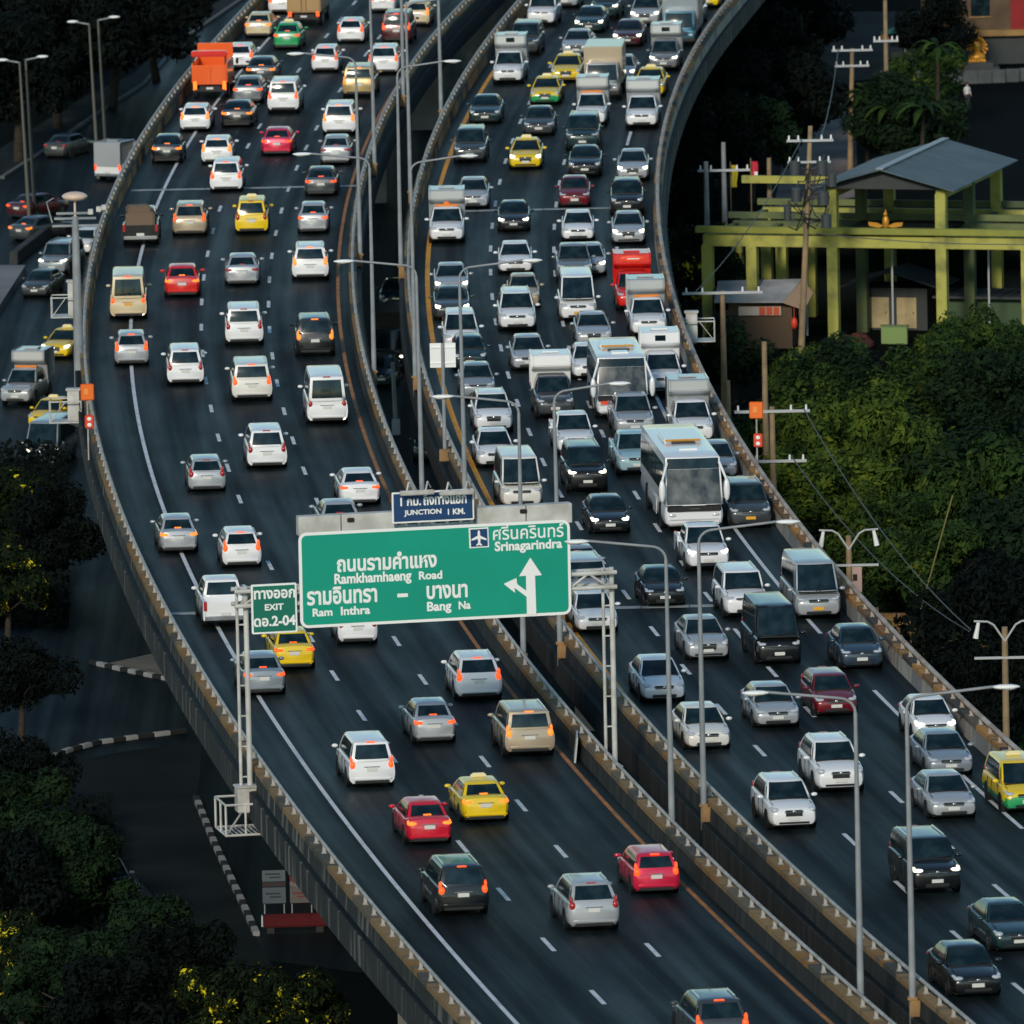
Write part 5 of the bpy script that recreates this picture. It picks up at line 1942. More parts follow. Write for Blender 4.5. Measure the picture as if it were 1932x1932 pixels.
# shack with a bent metal roof, awning and red lantern
q = G('d', 590, 1800)
o = thing('shack', 'small shack with a pale metal roof and orange banner near the right parapet', 'shack', q, rad(-8))
mb = MB()
mb.box((-.2, 1.4, 1.3), (3.6, 2.6, 2.6))
mb.build('wall', mat('brown_boards', (.10, .065, .04), .9), o)
mb = MB()
mb.add([(-2.7, -.6, 2.75), (1.2, -.6, 2.75), (1.9, 2.9, 3.6), (-2.9, 2.9, 3.5), (-2.7, -.6, 2.68), (1.2, -.6, 2.68), (1.9, 2.9, 3.53), (-2.9, 2.9, 3.43)], [(0, 1, 2, 3), (7, 6, 5, 4), (0, 4, 5, 1), (1, 5, 6, 2), (2, 6, 7, 3), (3, 7, 4, 0)])
mb.build('roof', noisy('roof_pale_metal', (.42, .43, .45), (.28, .28, .29), .8, .6), o)
mb = MB()
mb.add([(1.2, -.6, 2.72), (2.3, .2, 2.2), (2.6, 2.2, 2.9), (1.9, 2.9, 3.55), (1.2, -.6, 2.66), (2.3, .2, 2.14), (2.6, 2.2, 2.84), (1.9, 2.9, 3.49)], [(0, 1, 2, 3), (7, 6, 5, 4), (0, 4, 5, 1), (1, 5, 6, 2), (2, 6, 7, 3), (3, 7, 4, 0)])
mb.build('awning', mat('awning_tan', (.44, .30, .20), .8), o)
mb = MB()
mb.box((-.2, -.05, 2.15), (2.4, .06, .50))
b_ = mb.build('banner', mat('banner_pale', (.55, .48, .42), .7), o)
for x in (.05, .45, .85):
    mb = MB()
    mb.box((x - .1, -.09, 2.15), (.34, .02, .46))
    mb.build('banner_patch', mat('banner_orange', (.60, .10, .03), .6), b_)
mb = MB()
mb.ell((1.75, -.1, 1.45), (.2, .2, .34), 10, 6)
mb.tube((1.75, -.1, 1.75), (1.75, -.1, 2.3), .02, .02, 5)
mb.build('lantern', mat('lantern_red', (.70, .06, .03), .5), o, smooth=50)
for x in (-2.2, 2.1):
    mb = MB()
    mb.tube((x, -.3, 0), (x, -.3, 2.6), .05, .05, 6)
    mb.build('post', M_WOOD, o)
q = G('d', 1075, 1805)
o = thing('tarpaulin_heap', 'heap of dull red tarpaulin beside the tall front column', 'tarpaulin', q)
mb = MB()
for i in range(7):
    mb.ell((random.uniform(-1.4, 1.2), random.uniform(-.3, .8), random.uniform(.2, .5)), (random.uniform(.4, .7), .5, random.uniform(.25, .5)), 8, 5)
mb.build('cloth', noisy('tarpaulin_red', (.09, .02, .016), (.035, .01, .01), 1.5, .8), o)

# flags
for c, x, y, h, m, lab in (('d', 525, 1060, 2.6, mat('flag_red', (.60, .03, .06), .7), 'small red and white flag on a pole left of the lime building'),
                           ('d', 420, 1080, 2.6, mat('flag_yellow', (.72, .55, .03), .7), 'small yellow flag on a pole left of the lime building')):
    q = G(c, x, y, 4.5)
    o = thing('flag', lab, 'flag', (q.x, q.y, 0))
    mb = MB()
    mb.tube((0, 0, 0), (0, 0, 4.5 + h + .2), .045, .035, 6)
    mb.build('pole', M_WOOD, o)
    mb = MB()
    vs, fs = [], []
    for i in range(5):
        for j in range(6):
            vs.append((.04 + i * .09 + .05 * math.sin(j * 1.1), .06 * math.sin(i * 1.7 + j * .6), 4.5 + h - j * .26))
    fs = [(i * 6 + j, i * 6 + j + 1, (i + 1) * 6 + j + 1, (i + 1) * 6 + j) for i in range(4) for j in range(5)]
    mb.add(vs, fs)
    f = mb.build('cloth', m, o)
    if 'red' in lab:
        mb = MB()
        mb.box((.3, -.09, 4.5 + h - .75), (.2, .02, .3))
        mb.build('white_patch', M_SIGNW, f)

# --- utility poles with crossarms
def utility(c, xt, yt, xb, yb, h, label, arms=(), visible_base=True, hw=None, extras=None, m=None):
    """top and foot read off the photograph; the foot stands on the ground"""
    t = P(D(c, xt, yt), h)
    b = P(D(c, xb, yb), 0) if visible_base else Vector((t.x, t.y, 0))
    if visible_base:
        t = PY(D(c, xt, yt), b.y)
    o = thing('utility_pole', label, 'utility pole', (b.x, b.y, 0), 0, 'utility poles among the trees on the right')
    dx = t.x - b.x
    hh = t.z if visible_base else h
    mb = MB()
    mb.tube((0, 0, 0), (dx, 0, hh), .20, .13, 9)
    mb.build('pole', m or M_WOOD, o, smooth=50)
    for dz, w_ in arms:
        mb = MB()
        f_ = 1 - dz / hh
        mb.box((dx * f_, -.15, hh - dz), (w_, .12, .13))
        a = mb.build('crossarm', M_GALVB, o)
        for t_ in (-.45, -.25, .25, .45):
            mb = MB()
            mb.tube((dx * f_ + w_ * t_, -.15, hh - dz + .06), (dx * f_ + w_ * t_, -.15, hh - dz + .30), .06, .045, 7)
            mb.build('insulator', M_SIGNW, a)
    return o, Vector((b.x + dx, b.y, hh))


u1, u1t = utility('d', 830, 650, 780, 1870, 13, 'tall tan utility pole crowded with equipment in front of the lime building', ((.8, 2.6), (2.0, 2.4)))
for (x, z, r_) in ((-.75, 10.9, .32), (.75, 10.9, .32), (-.7, 9.4, .30), (.8, 9.2, .34), (.95, 7.9, .3), (1.3, 10.2, .26), (-1.2, 8.4, .22)):
    mb = MB()
    mb.tube((x + .6, -.3, z - .35), (x + .6, -.3, z + .4), r_, r_, 10)
    mb.tube((x + .6, -.3, z + .4), (x + .75, -.35, z + .75), .05, .04, 5)
    mb.tube((x + .6, -.3, z + .1), (.6, -.1, z - .1), .05, .05, 5)
    mb.build('transformer', mat('transformer_grey', (.045, .055, .06), .6), u1, smooth=50)
mb = MB()
for i in range(16):
    a = Vector((random.uniform(-.9, 1.9), -.3, random.uniform(7.4, 11.4)))
    b = Vector((random.uniform(-.9, 1.9), -.3, random.uniform(7.4, 11.4)))
    mid = (a + b) / 2 - Vector((0, .1, .4))
    mb.path([a, mid, b], .035, 5)
mb.build('jumper_cables', M_BLACK, u1)
u2, u2t = utility('d', 1045, 250, 1035, 880, 11, 'utility pole with two crossarms beside the yard behind the lime roof', ((.1, 2.6), (1.1, 2.2)))
u3, u3t = utility('d', 375, 1500, 360, 1940, 9.0, 'short tan utility pole with one wide crossarm by the shack', ((.1, 4.2),), False)
u4, u4t = utility('h', 1237, 800, 1255, 1800, 11.0, 'bare tan utility pole below the shack, behind the orange board', (), False)
u5, u5t = utility('h', 1295, 1285, 1300, 1900, 10.0, 'tan utility pole with two crossarms right of the orange board', ((.2, 3.6), (2.6, 3.2)), False)
u6, u6t = utility('d', 380, 735, 385, 1090, 10.0, 'thin grey utility pole with one crossarm left of the flags', ((1.6, 3.0),), False, m=M_STEEL)
u7, u7t = utility('d', 290, 835, 300, 1130, 9.0, 'thin grey pole nearest the right parapet in the upper half', (), False, m=M_STEEL)
u8, u8t = utility('d', 615, 815, 625, 1050, 9.0, 'short brown pole at the edge of the dusty yard', (), False)
u9, u9t = utility('d', 1215, 0, 1215, 230, 11.0, 'pole cut by the top edge beside the teal parasol', ((2.6, 1.6),), False)
u10, u10t = utility('h', 965, 1090, 985, 1380, 7.0, 'short tan pole just right of the parapet below the platform', (), False)


def twin_lamp(c, xt, yt, h, label, w_=1.3):
    t = P(D(c, xt, yt), h)
    o = thing('twin_arm_lamp', label, 'street lamp', (t.x, t.y, 0))
    mb = MB()
    mb.tube((0, 0, 0), (0, 0, h), .17, .13, 9)
    mb.build('pole', M_WOOD, o, smooth=50)
    for sg in (-1, 1):
        mb = MB()
        mb.path([(0, -.1, h - .6), (sg * w_ * .35, -.1, h + .1), (sg * w_ * .55, -.1, h + .25), (sg * w_, -.1, h + .28)], .045, 6)
        a = mb.build('arm', M_GALVB, o)
        mb = MB()
        mb.tube((sg * w_ * .85, -.1, h + .22), (sg * w_ * .95, -.1, h - .45), .07, .12, 8)
        mb.build('lamp_head', M_SIGNW, a)
    mb = MB()
    mb.box((0, -.1, h - 1.3), (2.6, .1, .1))
    mb.build('crossarm', M_GALVB, o)


twin_lamp('l', 845, 420, 10.0, 'tan pole with two drooping lamps among the trees right of the silver van')
twin_lamp('l', 1812, 985, 9.0, 'tan pole with two drooping lamps at the lower right tree line')
q = G('l', 885, 690, 6.0)
o = thing('notice_board', 'pale pink notice board on a post just behind the right parapet', 'sign', (q.x, q.y, 0))
mb = MB()
mb.tube((0, 0, 0), (0, 0, 5.6), .08, .08, 7)
mb.build('post', M_STEEL, o)
mb = MB()
mb.box((0, -.1, 6.0), (.62, .08, 1.15))
b_ = mb.build('board', mat('board_pink', (.50, .34, .30), .6), o, bevel=.02)
mb = MB()
mb.box((0, -.15, 6.1), (.2, .015, .3))
mb.build('mark', M_BLACK, b_)
q = G('l', 1360, 990, 1.2)
o = thing('roadside_wall', 'low tan roadside wall with an orange post under the right-hand trees', 'wall', (q.x, q.y, 0), rad(-6))
mb = MB()
mb.box((0, 0, .95), (5.6, .3, 1.9))
mb.build('wall', M_TAN, o, bevel=.03)
for x in (-2.6, 1.2, 1.9):
    mb = MB()
    mb.box((x, -.2, 1.1), (.3, .2, 2.2))
    mb.build('post', M_WOOD, o)


# wires
def wire(a, b, sag, name_label):
    mb = MB()
    n = 10
    pts = []
    for i in range(n + 1):
        t = i / n
        q = a.lerp(b, t)
        q.z -= sag * 4 * t * (1 - t)
        pts.append(q)
    mb.path(pts, .028, 5)
    tag(mb.build('power_cable', mat('cable_grey', (.10, .11, .11), .6)), name_label, 'cable', 'overhead cables on the right')


off = lambda p, x, z=0.: Vector((p.x + x, p.y - .15, p.z + z))
wire(off(u1t, -.5, -.7), off(u3t, -1.4, 0), .7, 'cable from the equipment-laden pole down to the wide crossarm pole')
wire(off(u5t, 1.5, -.1), off(G('l', 1600, 1000, 8.0), 0, 0), .9, 'upper of two cables running down over the trees from the double crossarm pole')
wire(off(u5t, .9, -2.4), off(G('l', 1590, 1010, 7.0), 0, 0), .9, 'lower of two cables running down over the trees from the double crossarm pole')
wire(off(u1t, .5, -.7), off(u2t, -.9, 0), .8, 'cable from the equipment-laden pole up to the yard pole')
wire(off(u1t, .2, -6.0), off(G('d', 1900, 1240, 6.2), 8, 0), .5, 'cable crossing the front of the lime building')

# --- shrine, parasol stall and red-walled house at the top right
q = G('d', 1690, 395)
o = thing('shrine', 'golden many-armed shrine figure on a dark pedestal at the top right', 'shrine', q)
mb = MB()
mb.box((0, 0, .35), (3.0, 2.2, .7))
mb.box((0, 0, .85), (2.2, 1.6, .35))
mb.build('pedestal', M_ROOFD, o, bevel=.03)
mb = MB()
mb.ell((0, 0, 1.35), (.62, .5, .35), 12, 6)
mb.ell((0, 0, 2.0), (.34, .28, .55), 12, 8)
mb.ell((0, 0, 2.75), (.2, .2, .24), 10, 6)
mb.tube((0, 0, 2.9), (0, 0, 3.5), .16, .02, 8)
for i in range(7):
    for sg in (-1, 1):
        a = rad(-50 + i * 26)
        r_ = random.uniform(.32, .55)
        mb.tube((sg * .2, 0, 2.15), (sg * (.22 + r_ * math.cos(a)), -.1, 2.15 + r_ * 1.25 * math.sin(a)), .085, .07, 6)
        mb.ell((sg * (.22 + r_ * math.cos(a)), -.12, 2.15 + r_ * 1.25 * math.sin(a)), (.10, .1, .12), 8, 5)
for i in range(6):
    mb.ell((-.5 + i * .2, -.3, 1.1 + random.uniform(0, .1)), (.13, .12, .16), 8, 5)
mb.build('figure', M_GOLD, o, smooth=50)
mb = MB()
mb.tube((-1.25, -.5, .7), (-1.25, -.5, 1.5), .16, .05, 8)
mb.ell((-1.25, -.5, 1.55), (.12, .12, .2), 8, 5)
mb.build('offering', M_GOLD, o, smooth=50)
q = G('d', 1620, 425)
o = thing('low_wall', 'low curved pale wall in front of the golden shrine', 'wall', q)
for i in range(12):
    t0, t1 = -6 + i, -6 + i + 1
    mb = MB()
    za = .012 * (t0 + .5) ** 2
    mb.box(((t0 + t1) / 2 * .95, -1 + za * 4, .45), (.93, .35, .9))
    mb.build('block', noisy('wall_pale', (.10, .115, .12), (.06, .07, .075), .9, .85), o, bevel=.03)
q = G('d', 1320, 350)
o = thing('parasol_stall', 'teal parasol over a dark street stall at the top right', 'stall', q)
mb = MB()
n = 10
vs = [(0, 0, 3.1)] + [(1.75 * math.cos(2 * PI * i / n), 1.6 * math.sin(2 * PI * i / n), 2.5) for i in range(n)]
vs += [(0, 0, 3.05)] + [(1.7 * math.cos(2 * PI * i / n), 1.55 * math.sin(2 * PI * i / n), 2.44) for i in range(n)]
mb.add(vs, [(0, 1 + i, 1 + (i + 1) % n) for i in range(n)] + [(n + 1, n + 2 + (i + 1) % n, n + 2 + i) for i in range(n)])
mb.build('canopy', mat('parasol_teal', (.03, .16, .15), .7), o)
mb = MB()
mb.tube((0, 0, 0), (0, 0, 3.1), .04, .04, 6)
mb.build('pole', M_STEEL, o)
mb = MB()
mb.box((0, .1, .55), (2.0, 1.0, 1.1))
mb.build('counter', M_ROOFD, o, bevel=.03)
mb = MB()
mb.box((-1.3, -.3, 2.2), (.7, .06, .35))
mb.build('signboard', mat('stall_orange', (.42, .17, .04), .7), o)
q = G('d', 1800, 330)
o = thing('red_walled_house', 'house with a red wall and orange ledge at the top right corner', 'house', (q.x + 1.2, q.y, 0))
mb = MB()
mb.box((0, 3, 1.0), (12, 6, 2.0))
mb.build('ground_floor', M_ROOFD, o)
mb = MB()
mb.box((0, 2.8, 2.2), (12.6, 6.6, .42))
mb.build('ledge', noisy('ledge_orange', (.34, .20, .07), (.22, .13, .05), .7, .8), o)
mb = MB()
mb.box((-3.3, 3, 3.9), (6.0, 6, 3.0))
mb.build('wall', noisy('wall_brown', (.13, .085, .05), (.08, .055, .035), .6, .9), o)
mb = MB()
mb.box((3.0, 3, 4.2), (6.6, 6.3, 3.6))
mb.build('wall', noisy('wall_red', (.28, .018, .02), (.20, .014, .016), .4, .8), o)
for x in (-4.6, -2.4):
    mb = MB()
    mb.box((x, -.03, 4.0), (1.3, .08, 1.3))
    wi = mb.build('window', M_GLASS, o)
    mb = MB()
    mb.box((x, -.06, 3.3), (1.5, .14, .09))
    mb.build('sill', M_TAN, wi)

# ================================================================== LEFT SIDE GROUND
st = [G('m', 390, 320), G('m', 800, 240), G('m', 1250, 190), G('m', 1240, 400), G('m', 1215, 540), G('m', 1400, 980), G('m', 1600, 1420), G('m', 1900, 1960), G('m', 1300, 1960), G('m', 1050, 1250), G('m', 760, 930), G('m', 520, 620)]
tag(sheet('street', [(p.x, p.y) for p in st], .018, M_SIDE), kind='structure')
st = [G('i', 640, 1238), G('i', 960, 1168), G('i', 1150, 1200), G('i', 1150, 1325), G('i', 900, 1285)]
tag(sheet('traffic_island', [(p.x, p.y) for p in st], .16, noisy('island_paving', (.16, .145, .12), (.10, .095, .085), .6, .9)), kind='structure')
M_KW = noisy('kerb_white', (.30, .31, .31), (.20, .21, .21), 1.5, .8)
M_KB = mat('kerb_black', (.008, .009, .01), .8)


def kerb_line(pts, step, label):
    o = thing('painted_kerb', label, 'kerb', (pts[0].x, pts[0].y, 0))
    acc = 0
    k = 0
    me = {}
    for a, b in zip(pts[:-1], pts[1:]):
        L = (b - a).length
        n = max(1, round(L / step))
        for i in range(n):
            q = a.lerp(b, (i + .5) / n)
            mb = MB()
            mb.box((0, 0, .11), (L / n - .015, .28, .22))
            mb.build('kerb_block', M_KW if k % 2 else M_KB, o, (q.x - pts[0].x, q.y - pts[0].y, 0), (0, 0, math.atan2(b.y - a.y, b.x - a.x)), bevel=.03)
            k += 1


kerb_line([G('m', 318, 345), G('m', 345, 280), G('m', 440, 245), G('m', 620, 200), G('m', 850, 168), G('m', 1150, 130)], .75, 'black and white kerb curving along the far side of the dark side street')
kerb_line([G('i', 560, 1215), G('i', 660, 1240), G('i', 900, 1292), G('i', 1120, 1335)], .66, 'black and white kerb in front of the pale traffic island')
kerb_line([G('m', 1215, 545), G('m', 1330, 830), G('m', 1500, 1190), G('m', 1590, 1390)], 1.2, 'black and white kerb along the right side of the dark side street')

# notice boards and red barrier under the deck, lower left
q = G('m', 1785, 1330)
for dx, cols, lab in ((-.56, ((.075, .10, .12), (.03, .008, .01), (.06, .08, .10)), 'white and blue notice board under the left deck, lower left'),
                      (.56, ((.13, .008, .008), (.13, .12, .11), (.09, .08, .075)), 'red and white notice board under the left deck, lower left')):
    o = thing('notice_board', lab, 'sign', (q.x + dx, q.y + 1.0, 0), rad(2))
    for x in (-.4, .4):
        mb = MB()
        mb.tube((x, .1, 0), (x, .1, 2.15), .03, .03, 6)
        mb.build('post', M_STEEL, o)
    for i, (cc, zz, hh) in enumerate(((cols[0], 1.95, .46), (cols[1], 1.60, .20), (cols[2], 1.14, .66))):
        mb = MB()
        mb.box((0, 0, zz), (.95, .06, hh))
        b_ = mb.build('panel', mat('board_%.2f_%.2f' % cc[:2], cc, .6), o, bevel=.01)
        for k in range(2):
            mb = MB()
            mb.box((-.05 + .1 * k, -.04, zz + .08 - .14 * k), (.6 - .15 * k, .012, .06))
            mb.build('print', mat('print_dark', (.01, .02, .03), .6) if dx < 0 else mat('print_red', (.14, .012, .01), .6), b_)
o = thing('red_barrier', 'long dark red beam barrier below the notice boards, lower left', 'barrier', (q.x + 1.3, q.y - 1.2, 0), rad(3))
mb = MB()
mb.box((0, 0, .5), (4.6, .4, .52))
mb.build('beam', noisy('barrier_red', (.085, .006, .008), (.05, .005, .006), 1., .7, spec=.2), o, bevel=.06)
mb = MB()
mb.box((-2.33, 0, .5), (.06, .34, .44))
mb.build('end_plate', M_GALVB, o)
for x in (-2, 0, 2):
    mb = MB()
    mb.box((x, 0, .12), (.3, .5, .24))
    mb.build('foot', M_BLACK, o)

oG('m', 760, 1180, 'pickup', 'silver', 'pale pickup parked under the trees at the lower left', -20, 'F', 'parked at the lower left', front=True)


# pairs of highway lamps, upper left
def highway_lamp(c, xt, yt, h, sg, label):
    t = P(D(c, xt, yt), h)
    o = thing('highway_lamp', label, 'street lamp', (t.x, t.y, 0), 0, 'paired lamps along the highway, upper left')
    mb = MB()
    mb.tube((.35, 0, 0), (0, 0, h), .13, .07, 8)
    mb.build('pole', mat('lamp_tan', (.10, .10, .085), .6), o, smooth=50)
    mb = MB()
    mb.tube((0, 0, h - .05), (sg * .9, 0, h + .12), .06, .05, 6)
    mb.build('arm', M_STEEL, o)
    mb = MB()
    mb.ell((sg * 1.05, 0, h + .14), (.38, .16, .10), 10, 6)
    mb.build('lamp_head', M_SIGNW, o, smooth=50)


highway_lamp('a', 145, 460, 10, -1, 'left lamp of the leftmost pair by the highway')
highway_lamp('a', 190, 440, 10, 1, 'right lamp of the leftmost pair by the highway')
highway_lamp('a', 662, 175, 10, -1, 'left lamp of the second pair by the highway')
highway_lamp('a', 728, 145, 10, 1, 'right lamp of the second pair by the highway')


# ================================================================== PEOPLE
def skin_person(name, joints, edges, m, parent, sub=1):
    """joints: name -> (pos, radius)"""
    keys = list(joints)
    me = bpy.data.meshes.new(name)
    me.from_pydata([joints[k][0] for k in keys], [(keys.index(a), keys.index(b)) for a, b in edges], [])
    o = bpy.data.objects.new(name, me)
    COL.objects.link(o)
    md = o.modifiers.new('skin', 'SKIN')
    md.use_smooth_shade = True
    for i, k in enumerate(keys):
        r_ = joints[k][1]
        me.skin_vertices[0].data[i].radius = (r_, r_)
        me.skin_vertices[0].data[i].use_root = (k == 'pelvis')
    o.modifiers.new('sub', 'SUBSURF').levels = sub
    bpy.context.view_layer.update()
    dg = bpy.context.evaluated_depsgraph_get()
    nm_ = bpy.data.meshes.new_from_object(o.evaluated_get(dg))
    bpy.data.objects.remove(o)
    nm_.materials.clear()
    return link(name, nm_, m, parent)


def standing(loc, rz, label, shirt, trousers):
    o = thing('person', label, 'person', loc, rz)
    J = dict(pelvis=((0, 0, .95), .13), waist=((0, 0, 1.08), .125), chest=((0, 0, 1.32), .15), neck=((0, 0, 1.48), .06), head=((0, -.01, 1.60), .10), top=((0, 0, 1.72), .085),
             ls=((.19, 0, 1.42), .06), le=((.25, .05, 1.14), .045), lw=((.24, -.08, .90), .035), lh=((.235, -.12, .82), .035),
             rs=((-.19, 0, 1.42), .06), re=((-.25, .02, 1.14), .045), rw=((-.24, -.12, .93), .035), rh=((-.235, -.17, .86), .035),
             lk=((.10, -.06, .50), .065), la=((.10, .05, .09), .045), lt=((.10, -.10, .04), .04), lhip=((.10, 0, .88), .09),
             rk=((-.10, -.10, .50), .065), ra=((-.10, -.14, .09), .045), rt=((-.10, -.28, .04), .04), rhip=((-.10, 0, .88), .09))
    E_ = [('pelvis', 'waist'), ('waist', 'chest'), ('chest', 'neck'), ('neck', 'head'), ('head', 'top'), ('chest', 'ls'), ('ls', 'le'), ('le', 'lw'), ('lw', 'lh'), ('chest', 'rs'), ('rs', 're'), ('re', 'rw'), ('rw', 'rh'),
          ('pelvis', 'lhip'), ('lhip', 'lk'), ('lk', 'la'), ('la', 'lt'), ('pelvis', 'rhip'), ('rhip', 'rk'), ('rk', 'ra'), ('ra', 'rt')]
    skin = mat('skin', (.30, .17, .11), .6)
    b = skin_person('body', J, E_, skin, o)
    me = b.data
    me.materials.append(shirt)
    me.materials.append(trousers)
    for p in me.polygons:
        z = p.center.z
        if z < .98:
            p.material_index = 2 if abs(p.center.x) < .19 else 0
        elif z < 1.49 and abs(p.center.x) < .26:
            p.material_index = 1
    mb = MB()
    mb.ell((0, .02, 1.69), (.105, .115, .10), 10, 6)
    mb.build('hair', mat('hair_dark', (.02, .012, .01), .7), o, smooth=60)
    return o


standing(G('d', 1640, 560), rad(30), 'person in a white shirt standing below the golden shrine', mat('shirt_white', (.62, .62, .62), .8), mat('trousers_dark', (.03, .03, .035), .8))



# ================================================================== TREES
def crown_mesh(name, R, n, seed, leaf=.30, flat=.8, lumps=9):
    rnd = random.Random(seed)
    L = []
    for i in range(lumps):
        a = rnd.uniform(0, 2 * PI)
        rr = rnd.uniform(.10, .92) * R
        zz = rnd.uniform(-.55, .85) * R * flat * (1.1 - .5 * rr / R)
        L.append((Vector((rr * math.cos(a), rr * math.sin(a), zz)), rnd.uniform(.16, .42) * R))
    wts = [q[1] ** 2 for q in L]
    vs, fs = [], []
    for i in range(n):
        c, r_ = rnd.choices(L, wts)[0]
        while True:
            v = Vector((rnd.uniform(-1, 1), rnd.uniform(-1, 1), rnd.uniform(-1, 1)))
            if .2 < v.length < 1:
                break
        v = v.normalized() * (r_ * (v.length ** .45)) * rnd.uniform(.8, 1.12)
        p = c + Vector((v.x, v.y, v.z * flat))
        s_ = leaf * rnd.choice((.45, .6, .8, 1., 1.3, 1.9)) * rnd.uniform(.8, 1.2)
        nn = (v.normalized() + Vector((rnd.uniform(-.8, .8), rnd.uniform(-.8, .8), rnd.uniform(-.3, .9)))).normalized()
        e1 = nn.cross(Vector((rnd.uniform(-1, 1), rnd.uniform(-1, 1), rnd.uniform(-1, 1)))).normalized()
        e2 = nn.cross(e1)
        k = len(vs)
        vs += [p - e1 * s_, p + e2 * s_ * .45 - nn * s_ * .12, p + e1 * s_, p - e2 * s_ * .45 - nn * s_ * .12]
        fs += [(k, k + 1, k + 2, k + 3)]
    me = bpy.data.meshes.new(name)
    me.from_pydata([tuple(v) for v in vs], [], fs)
    return me


def trunk_mesh(name, h, r_, seed, limbs=6, spread=2.2):
    rnd = random.Random(seed)
    mb = MB()
    p = Vector((0, 0, 0))
    q = Vector((rnd.uniform(-.2, .2), rnd.uniform(-.2, .2), h * .55))
    mb.tube(p, q, r_, r_ * .75, 8)
    top = Vector((rnd.uniform(-.4, .4), rnd.uniform(-.4, .4), h))
    mb.tube(q, top, r_ * .75, r_ * .4, 8)
    for i in range(limbs):
        a = 2 * PI * i / limbs + rnd.uniform(-.3, .3)
        s_ = q.lerp(top, rnd.uniform(0, .9))
        e = s_ + Vector((math.cos(a) * spread, math.sin(a) * spread, rnd.uniform(.8, 2.4)))
        mb.tube(s_, e, r_ * .38, r_ * .12, 6)
    return mb.mesh(name, 50)


CROWNS = [crown_mesh('crown', 3.2, 10500, 11 + i, .135, .85, 26) for i in range(5)]
TALL = [crown_mesh('crown', 3.2, 9500, 31 + i, .135, 1.2, 24) for i in range(2)]
TRUNKS = [trunk_mesh('trunk', 5.0, .22, 50 + i) for i in range(3)]


def tree(loc, s, label, lm, group, hz=1., trunk_h=1., tall=False, name='broadleaf_tree'):
    o = thing(name, label, 'tree', loc, random.uniform(0, 6.28), group)
    t = random.choice(TRUNKS)
    link('trunk', t, M_BARK, o, scale=(s, s, s * trunk_h))
    link('crown', random.choice(TALL if tall else CROWNS), M_LEAF[lm], o, (0, 0, s * trunk_h * 5.0 + s * .6), scale=(s * random.uniform(.8, 1.15), s * random.uniform(.8, 1.15), s * hz))
    return o


def tree_at(c, x, y, s, label, lm, group, th=.7, **kw):
    """x,y: middle of the crown in the photograph"""
    zc = s * th * 5.0 + s * .6
    q = P(D(c, x, y), zc)
    return tree((q.x, q.y, 0), s, label, lm, group, trunk_h=th, **kw)


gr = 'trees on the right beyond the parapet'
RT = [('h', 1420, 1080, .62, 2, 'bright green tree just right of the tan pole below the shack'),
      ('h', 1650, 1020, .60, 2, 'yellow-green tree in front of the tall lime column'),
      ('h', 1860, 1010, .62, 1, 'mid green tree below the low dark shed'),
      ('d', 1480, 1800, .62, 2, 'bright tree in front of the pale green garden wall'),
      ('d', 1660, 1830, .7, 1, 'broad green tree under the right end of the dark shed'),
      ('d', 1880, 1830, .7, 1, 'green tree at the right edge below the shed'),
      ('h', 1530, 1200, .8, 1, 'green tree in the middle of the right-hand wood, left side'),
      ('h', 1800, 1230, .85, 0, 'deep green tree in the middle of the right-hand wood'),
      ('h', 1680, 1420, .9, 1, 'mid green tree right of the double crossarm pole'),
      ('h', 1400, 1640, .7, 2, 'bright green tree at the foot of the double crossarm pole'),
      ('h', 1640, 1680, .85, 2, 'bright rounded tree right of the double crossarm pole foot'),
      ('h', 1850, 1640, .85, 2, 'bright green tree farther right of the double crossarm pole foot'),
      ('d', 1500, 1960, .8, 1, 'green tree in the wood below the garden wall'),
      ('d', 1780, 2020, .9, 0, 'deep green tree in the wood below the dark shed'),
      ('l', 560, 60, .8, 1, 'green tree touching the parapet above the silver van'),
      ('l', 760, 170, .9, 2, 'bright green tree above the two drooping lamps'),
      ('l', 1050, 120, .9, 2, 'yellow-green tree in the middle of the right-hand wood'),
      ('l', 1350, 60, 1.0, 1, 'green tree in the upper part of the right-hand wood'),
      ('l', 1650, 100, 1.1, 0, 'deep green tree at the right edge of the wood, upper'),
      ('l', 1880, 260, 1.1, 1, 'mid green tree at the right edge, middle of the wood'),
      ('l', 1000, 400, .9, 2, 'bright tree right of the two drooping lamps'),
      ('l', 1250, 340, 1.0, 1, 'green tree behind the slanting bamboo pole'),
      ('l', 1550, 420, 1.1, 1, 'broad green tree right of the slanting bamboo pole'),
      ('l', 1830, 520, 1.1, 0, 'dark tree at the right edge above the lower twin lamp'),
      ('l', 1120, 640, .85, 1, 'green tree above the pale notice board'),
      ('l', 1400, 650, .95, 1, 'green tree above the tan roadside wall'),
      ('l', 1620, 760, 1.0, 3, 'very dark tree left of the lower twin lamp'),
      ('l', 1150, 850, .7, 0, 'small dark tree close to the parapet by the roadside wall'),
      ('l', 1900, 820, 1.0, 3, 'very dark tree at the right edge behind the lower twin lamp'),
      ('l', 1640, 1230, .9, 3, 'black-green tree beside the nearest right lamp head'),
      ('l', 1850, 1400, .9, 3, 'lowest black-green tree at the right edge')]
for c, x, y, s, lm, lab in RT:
    tree_at(c, x + random.uniform(-50, 50), y + random.uniform(-20, 70), s * random.uniform(.8, 1.25), lab, lm, gr, th=random.uniform(.40, .75), tall=random.random() < .3, hz=random.uniform(.8, 1.3))
